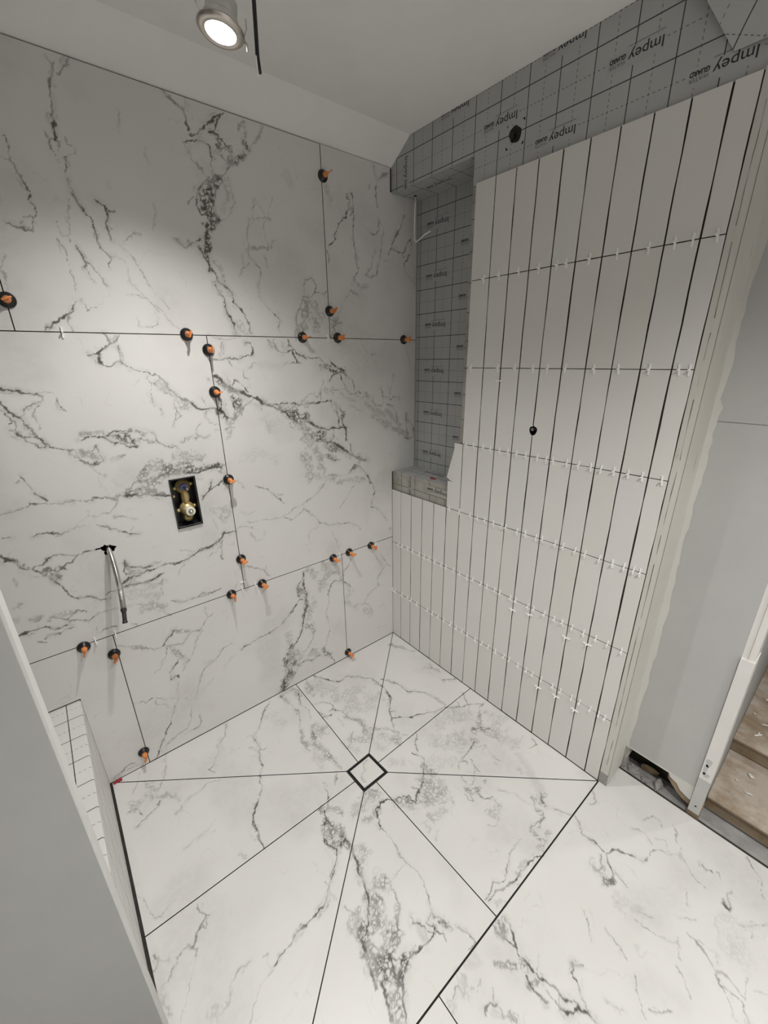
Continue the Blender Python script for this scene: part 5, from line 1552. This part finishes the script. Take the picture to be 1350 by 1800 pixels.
CLIPS = [(-1338, 1704, 20, 'on the short upright joint at the far end of the marble wall'),
 (-900, 1630, 70, 'on the upper long joint beside the T-junction above the valve'),
 (-836, 1582, 85, 'topmost on the middle upright joint'),
 (-836, 1441, 10, 'second down the middle upright joint, over dark veining'),
 (-834, 1115, 12, 'on the middle upright joint level with the shower valve top'),
 (-832, 771, 15, 'lowest on the middle upright joint'),
 (-893, 626, 80, 'on the lower long joint, valve side of the middle upright joint'),
 (-757, 626, 30, 'on the lower long joint just past the middle upright joint'),
 (-464, 1629, 5, 'on the upper long joint over the pale grey breccia patch'),
 (-297, 1630, 88, 'on the upper long joint under the upright joint near the niche'),
 (-330, 1730, 60, 'on the upright joint near the niche, lower of two'),
 (-328, 2182, 30, 'highest of all, close under the ceiling'),
 (77, 1629, 88, 'on the upper long joint where it reaches the niche'),
 (-387, 628, 10, 'on the lower long joint, first of three near the tiled corner'),
 (-291, 629, 15, 'on the lower long joint, middle of three near the tiled corner'),
 (-152, 624, 75, 'on the lower long joint, closest to the white tile corner'),
 (-1409, 624, 65, 'on the lower long joint above the boxed ledge'),
 (-1333, 554, 50, 'high on the short upright joint beneath the chrome hose'),
 (-1331, 69, 60, 'at the floor end of the upright joint by the boxed ledge'),
 (-330, 33, 45, 'at the floor end of the upright joint near the tiled corner')]
for x, z, ang, where in CLIPS:
    e = empty('levelling_clip', (x / 1000, 0, z / 1000)); tag(e, CL + where, 'levelling clip', CG)
    par = e
    for nm, me in zip(('cap', 'handle', 'wing'), CLIP):
        o = bpy.data.objects.new(nm, me); COL.objects.link(o); o.parent = par
        if nm == 'handle': par = o
    e.rotation_euler = (0, -math.radians(ang), 0)

# ------------------------------------------------------------------ tile spacers
def spacer_mesh():
    w = MB(); a, t, d = .0150, .0013, .0019
    w.box(-.0042, -.0003, -d, d, -a, a)                 # bar lying across the joint
    w.box(-.0150, -.0003, -t, t, -.0020, .0020)         # arm standing out of the wall
    w.box(-.0003, .003, -t * .7, t * .7, -.0009, .0009)           # arm inside the joint
    me = pydata('tile_spacer', w.v, w.f); me.materials.append(M['white_plastic']); return me
SPM = spacer_mesh()
SP = {1.809: [516, 581, 659, 733, 795, 825, 895, 972, 1052, 1111, 1150, 1200], 1.507: [482, 607, 680, 751, 804, 866, 957, 1028, 1110, 1182, 1206],
 1.205: [480, 518, 566, 601, 644, 681, 720, 759, 805, 840, 866, 915, 956, 996, 1028, 1068, 1110, 1149, 1201],
 .903: [402, 461, 522, 562, 600, 644, 684, 703, 756, 793, 838, 864, 915, 945, 989, 1025, 1073, 1116, 1151, 1180, 1199],
 .601: [53, 81, 126, 163, 214, 249, 285, 325, 366, 398, 445, 482, 526, 560, 605, 638, 679, 705, 759, 783, 840, 866, 912, 954, 986, 1024, 1067, 1111, 1150, 1198],
 .299: [4, 23, 80, 126, 155, 201, 281, 318, 359, 399, 444, 481, 517, 550, 598, 637, 673, 713, 756, 785, 829, 868, 899, 938, 989, 1022, 1067, 1098, 1140, 1171, 1193]}
NM = {1.809: 'topmost level joint of white tiles', 1.507: 'level joint of white tiles above the pipe hole', 1.205: 'level joint of white tiles below the pipe hole',
      .903: 'level joint just under the niche ledge', .601: 'second-lowest level joint of white tiles', .299: 'lowest level joint of white tiles'}
r4 = random.Random(8)
def put_spacer(M4, label, group):
    o = bpy.data.objects.new('tile_spacer', SPM); COL.objects.link(o); o.matrix_world = M4; tag(o, label, 'spacer', group); return o
ORD = 'first second third fourth fifth sixth seventh eighth ninth tenth eleventh twelfth thirteenth fourteenth fifteenth sixteenth'.split()
ROW = {1.809: 'topmost', 1.507: 'fifth-lowest', 1.205: 'fourth-lowest', .903: 'third-lowest', .601: 'second-lowest', .299: 'lowest'}
for z, ys in SP.items():
    cols = [max(c for c in range(16) if -y / 1000 <= YK[c] + 1e-6) for y in ys]
    for i, y in enumerate(ys):
        m4 = Matrix.Translation((0, -y / 1000, z + r4.uniform(-.001, .001))) @ Matrix.Rotation(r4.uniform(-.12, .12), 4, 'X') @ Matrix.Rotation(r4.uniform(-.15, .15), 4, 'Z')
        same = [k for k, c in enumerate(cols) if c == cols[i]]
        side = '' if len(same) == 1 else (', corner side' if i == same[0] else ', jamb side' if i == same[-1] else ', middle one')
        put_spacer(m4, 'white spacer in %s level joint, %s tile from the door jamb%s' % (ROW[z], ORD[15 - cols[i]], side), 'spacers in the ' + NM[z])
for y, z in ((-617, 1463), (-770, 552), (-849, 568), (-1005, 548), (-1083, 564), (-924, 253), (-1003, 264), (-1082, 254)):
    yk = min(YK, key=lambda a: abs(a - y / 1000))
    od = ORD[15 - YK.index(yk)] if YK.index(yk) < 16 else 'last'
    nm = 'crossways spacer above the pipe hole' if z > 1000 else ('crossways spacer just below the second-lowest level joint' if z > 400 else 'crossways spacer just below the lowest level joint')
    put_spacer(Matrix.Translation((0, yk, z / 1000)) @ Matrix.Rotation(math.pi / 2 + r4.uniform(-.15, .15), 4, 'X'), 'white ' + nm + ', %s upright joint from jamb' % od, 'crossways spacers, ' + str('high' if z > 1000 else 'second joint' if z > 400 else 'lowest joint'))
WSP = [(-1237, 1628, 0, 'in the upper long marble joint at the far end'), (-345, 1628, 0, 'in the upper long marble joint near the niche'), (-1373, 630, 0, 'in the lower long marble joint between clip and hose shadow'),
       (-1313, 630, 0, 'in the lower long marble joint over the short upright joint'), (-846, 630, 0, 'in the lower long marble joint, valve side of middle joint'), (-788, 630, 0, 'in the lower long marble joint past the middle joint'),
       (-835, 664, 1, 'crossways at the foot of the middle upright marble joint'), (-118, 630, 0, 'in the lower long marble joint close to the tiled corner'), (-350, 630, 0, 'in the lower long marble joint near the last upright joint')]
for x, z, c, where in WSP:
    m4 = Matrix.Translation((x / 1000, 0, z / 1000)) @ Matrix.Rotation(math.pi / 2, 4, 'Z') @ Matrix.Rotation((math.pi / 2 if c else 0) + r4.uniform(-.1, .1), 4, 'X')
    put_spacer(m4, 'white plastic cross spacer ' + where, 'spacers in the marble joints')

put_spacer(Matrix.Translation((.50, -1.567, .1702)) @ Matrix.Rotation(math.pi / 2, 4, 'Y') @ Matrix.Rotation(.6, 4, 'X'), 'white plastic cross spacer dropped on the upper dusty stair tread', None)
# ------------------------------------------------------------------ concealed shower valve
sv = empty('shower_valve', (-.9985, 0, 1.0587)); tag(sv, 'concealed brass shower valve in an open black plastic box in the marble', 'shower valve')
hw, hh = .044, .0935
b = MB(); yo, yb, th = -.007, .062, .0035
b.box(-hw, -hw + th, yo, yb, -hh, hh); b.box(hw - th, hw, yo, yb, -hh, hh); b.box(-hw, hw, yo, yb, -hh, -hh + th); b.box(-hw, hw, yo, yb, hh - th, hh); b.box(-hw, hw, yb - .003, yb, -hh, hh)
b.build('box', M['black_plastic'], sv)
br = MB()
br.lathe([(.021, -.055), (.021, -.030), (.026, -.028), (.026, -.022), (.0185, -.0215), (.0185, -.012)], 24, 0, '-y', (.0035, 0, .056))
br.lathe([(.022, -.055), (.022, -.028), (.026, -.026), (.026, -.020), (.020, -.018), (.019, .002)], 24, 0, '-y', (.0045, 0, -.030))
br.lathe([(.017, -.055), (.017, -.024), (.012, -.020)], 20, 0, '-y', (.0045, 0, -.066))
br.tube([(.004, .030, .050), (.0055, .030, .030), (.0065, .029, .012), (.0055, .030, -.006), (.0045, .030, -.03), (.0045, .032, -.066)], [.012, .014, .0155, .013, .016, .014], 14)
for zc in (.056, -.030):
    for sx in (-1, 1):
        br.lathe([(.0065, -.030), (.0065, -.024), (.003, -.022)], 10, 0, '-y', (.004 + sx * .029, 0, zc + sx * .004))
        br.box(.004 + min(sx * .018, sx * .03), .004 + max(sx * .018, sx * .03), .024, .030, zc - .005 + sx * .003, zc + .005 + sx * .003)
body = br.build('valve_body', M['brass'], sv, smooth=False)
for p in body.data.polygons: p.use_smooth = True
MB().lathe([(.0135, -.014), (.0135, -.008), (.012, -.006)], 20, 0, '-y', (.0035, 0, .056)).build('cartridge', M['purple_cap'], body)
MB().tube([(.0035, .008, .056), (.008, -.012, .053), (.009, -.018, .0525)], [.0055, .0055, .003], 12).build('spindle', M['steel'], body)
MB().lathe([(.0165, -.002), (.0165, .026), (.0150, .028), (.0095, .028), (.0090, .020)], 24, 0, '-y', (.0045, 0, -.030)).build('thermostat_ring', M['cream_ring'], body)
MB().lathe([(.0082, .015), (.0082, .030), (.006, .034), (.002, .037)], 16, 0, '-y', (.0045, 0, -.030)).build('thermostat_spindle', M['steel'], body)
MB().lathe([(.006, -.05), (.006, -.03), (.004, -.028)], 10, 0, '-y', (-.032, 0, .022)).build('screw', M['brass'], sv)

# ------------------------------------------------------------------ chrome hose tail coming out of the wall
hs = empty('shower_hose_tail', (PH[0], 0, PH[1])); tag(hs, 'bare chrome hose tail hanging out of a rough hole in the marble', 'shower hose')
def rel(p): return (p[0] - PH[0], p[1], p[2] - PH[1])
pts = [(-1.266, .05, .957), (-1.266, .01, .956), (-1.2655, -.022, .945), (-1.2650, -.046, .915), (-1.2660, -.066, .872), (-1.2685, -.084, .830)]
MB().tube([rel(p) for p in pts], .0082, 14).build('pipe', M['steel'], hs, smooth=True)
p2 = [(-1.2683, -.083, .833), (-1.2715, -.0935, .798), (-1.2745, -.1005, .768)]
MB().tube([rel(p) for p in p2], .0082, 14).build('braided_sleeve', noisy('braided_sleeve', (.38, .36, .34), (.56, .54, .52), 300, .4, .6, 500, metal=1), hs, smooth=True)
p3 = [(-1.2742, -.1000, .771), (-1.2755, -.1030, .762), (-1.2757, -.1035, .760), (-1.2800, -.1125, .732), (-1.2802, -.113, .730), (-1.2812, -.1148, .7245)]
MB().tube([rel(p) for p in p3], [.0092, .0092, .0066, .0066, .0080, .0080], 14).build('end_ferrule', M['dark_metal'], hs)
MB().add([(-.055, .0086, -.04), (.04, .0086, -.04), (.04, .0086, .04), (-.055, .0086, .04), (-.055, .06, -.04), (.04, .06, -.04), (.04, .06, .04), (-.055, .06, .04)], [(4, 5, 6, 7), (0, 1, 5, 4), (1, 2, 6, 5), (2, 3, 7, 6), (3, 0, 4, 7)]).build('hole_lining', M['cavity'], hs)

# ------------------------------------------------------------------ dangling downlights, the last three added for fill
def downlight(pos, nrm, wide, core, label):
    pos = Vector(pos); d = empty('downlight', pos); tag(d, label, 'downlight')
    z = Vector((0, 0, -1)); n = Vector(nrm).normalized(); d.rotation_euler = z.rotation_difference(n).to_euler()
    MB().lathe([(.029, -.0005), (.031, -.0035), (.0405, -.0015), (.0450, .0025), (.0448, .0045), (.036, .0060), (.033, .006), (.033, .012)], 40).build('bezel', M['chrome_bezel'], d, smooth=True)
    MB().lathe([(.0295, .004), (.0295, -.0008), (.022, -.0022), (.010, -.0026), (.0005, -.0027)], 36).build('lens', M['lens'], d, smooth=True)
    MB().lathe([(.034, .006), (.034, .020), (.030, .024), (.030, .048), (.012, .052)], 28).build('body', M['steel'], d)
    for s in (-1, 1):
        MB().tube([(s * .034, 0, .012), (s * .046, 0, .018), (s * .052, .002, .034), (s * .050, .004, .050)], .0014, 6).build('spring_clip', M['steel'], d)
    MB().tube([(.040, -.014, .004), (.046, -.018, -.004), (.047, -.019, -.016)], [.0022, .0022, .0016], 8).build('bent_clip_leg', M['steel'], d)
    up = 2.352 - pos[2]
    inv = d.rotation_euler.to_matrix().inverted()
    c = [inv @ Vector(p) for p in ((.006, -.01, .045), (.012, -.025, .085), (.014, -.03, up * .75), (.02, -.02, up + .02))]
    MB().tube(c, .0042, 10).build('supply_cable', M['cable_black'], d, smooth=True)
    for nm, w, size, blend in (('downlight_beam', wide, 140, .8), ('downlight_core_beam', core, 104, 1.0)):
        ld = bpy.data.lights.new(nm, 'SPOT'); ld.energy = w; ld.color = (1, .982, .948)
        ld.spot_size = math.radians(size); ld.spot_blend = blend; ld.shadow_soft_size = .016
        lo = bpy.data.objects.new(nm, ld); COL.objects.link(lo); lo.parent = d; lo.location = (0, 0, -.012)
    return d
for (p, n, w, c), lb in zip(LAMPS, ('under the ceiling beside the marble wall', 'over the outer floor near the doorway', 'behind the grey partition, unseen and added for fill', 'near the wall opposite the marble, unseen and added for fill', 'above the timber stairs, unseen and added for brightness')):
    downlight(p, n, w, c, 'lit downlight dangling from its black cable ' + lb)
# loose stripped cable end
lc = empty('loose_cable', (-.78, -.46, 2.352)); tag(lc, 'loose black flex hanging from the ceiling with a bare stripped end', 'cable')
MB().tube([(.004, -.002, .01), (.004, -.001, -.05), (.002, .0, -.12), (0, 0, -.17), (.0015, -.001, -.198)], .0044, 10).build('sheath', M['cable_black'], lc, smooth=True)
MB().tube([(-.0066, -.004, -.172), (-.006, -.004, -.19), (-.0052, -.004, -.206)], .0026, 8).build('bare_core', M['white_plastic'], lc)
# white cable tail in the niche
wc = empty('cable_tail', (.10, -.048, NZ1)); tag(wc, 'thin white cable tail hooked out of the niche soffit', 'cable')
MB().tube([(0, 0, .01), (.001, .002, -.04), (.0, .003, -.10), (.0, .003, -.150), (.0, .0, -.164), (.0, -.008, -.169), (.0, -.03, -.164), (.0, -.06, -.152), (.0, -.094, -.146)], .0028, 8).build('sheath', M['white_plastic'], wc, smooth=True)
MB().lathe([(.006, -.004), (.006, .004)], 12).build('entry_hole', M['cavity'], wc)
# red wedges
o = MB().prism([(0, 0), (.030, 0), (.030, .008), (.004, .003)], lambda a, b: (-1.452 + a, -.006, b + .0002), lambda a, b: (-1.452 + a, -.016, b + .0002)).build('tile_wedge', M['red'])
tag(o, 'small dark red plastic wedge on the floor at the marble wall corner', 'wedge')
o = MB().prism([(0, 0), (.034, 0), (.034, .006), (.004, .002)], lambda a, b: (.045, -.265 + a, NZ0 + .0003 + b), lambda a, b: (.055, -.265 + a, NZ0 + .0003 + b)).build('tile_wedge', M['red'])
tag(o, 'small red plastic wedge lying on the niche ledge', 'wedge')
bpy.context.view_layer.update()
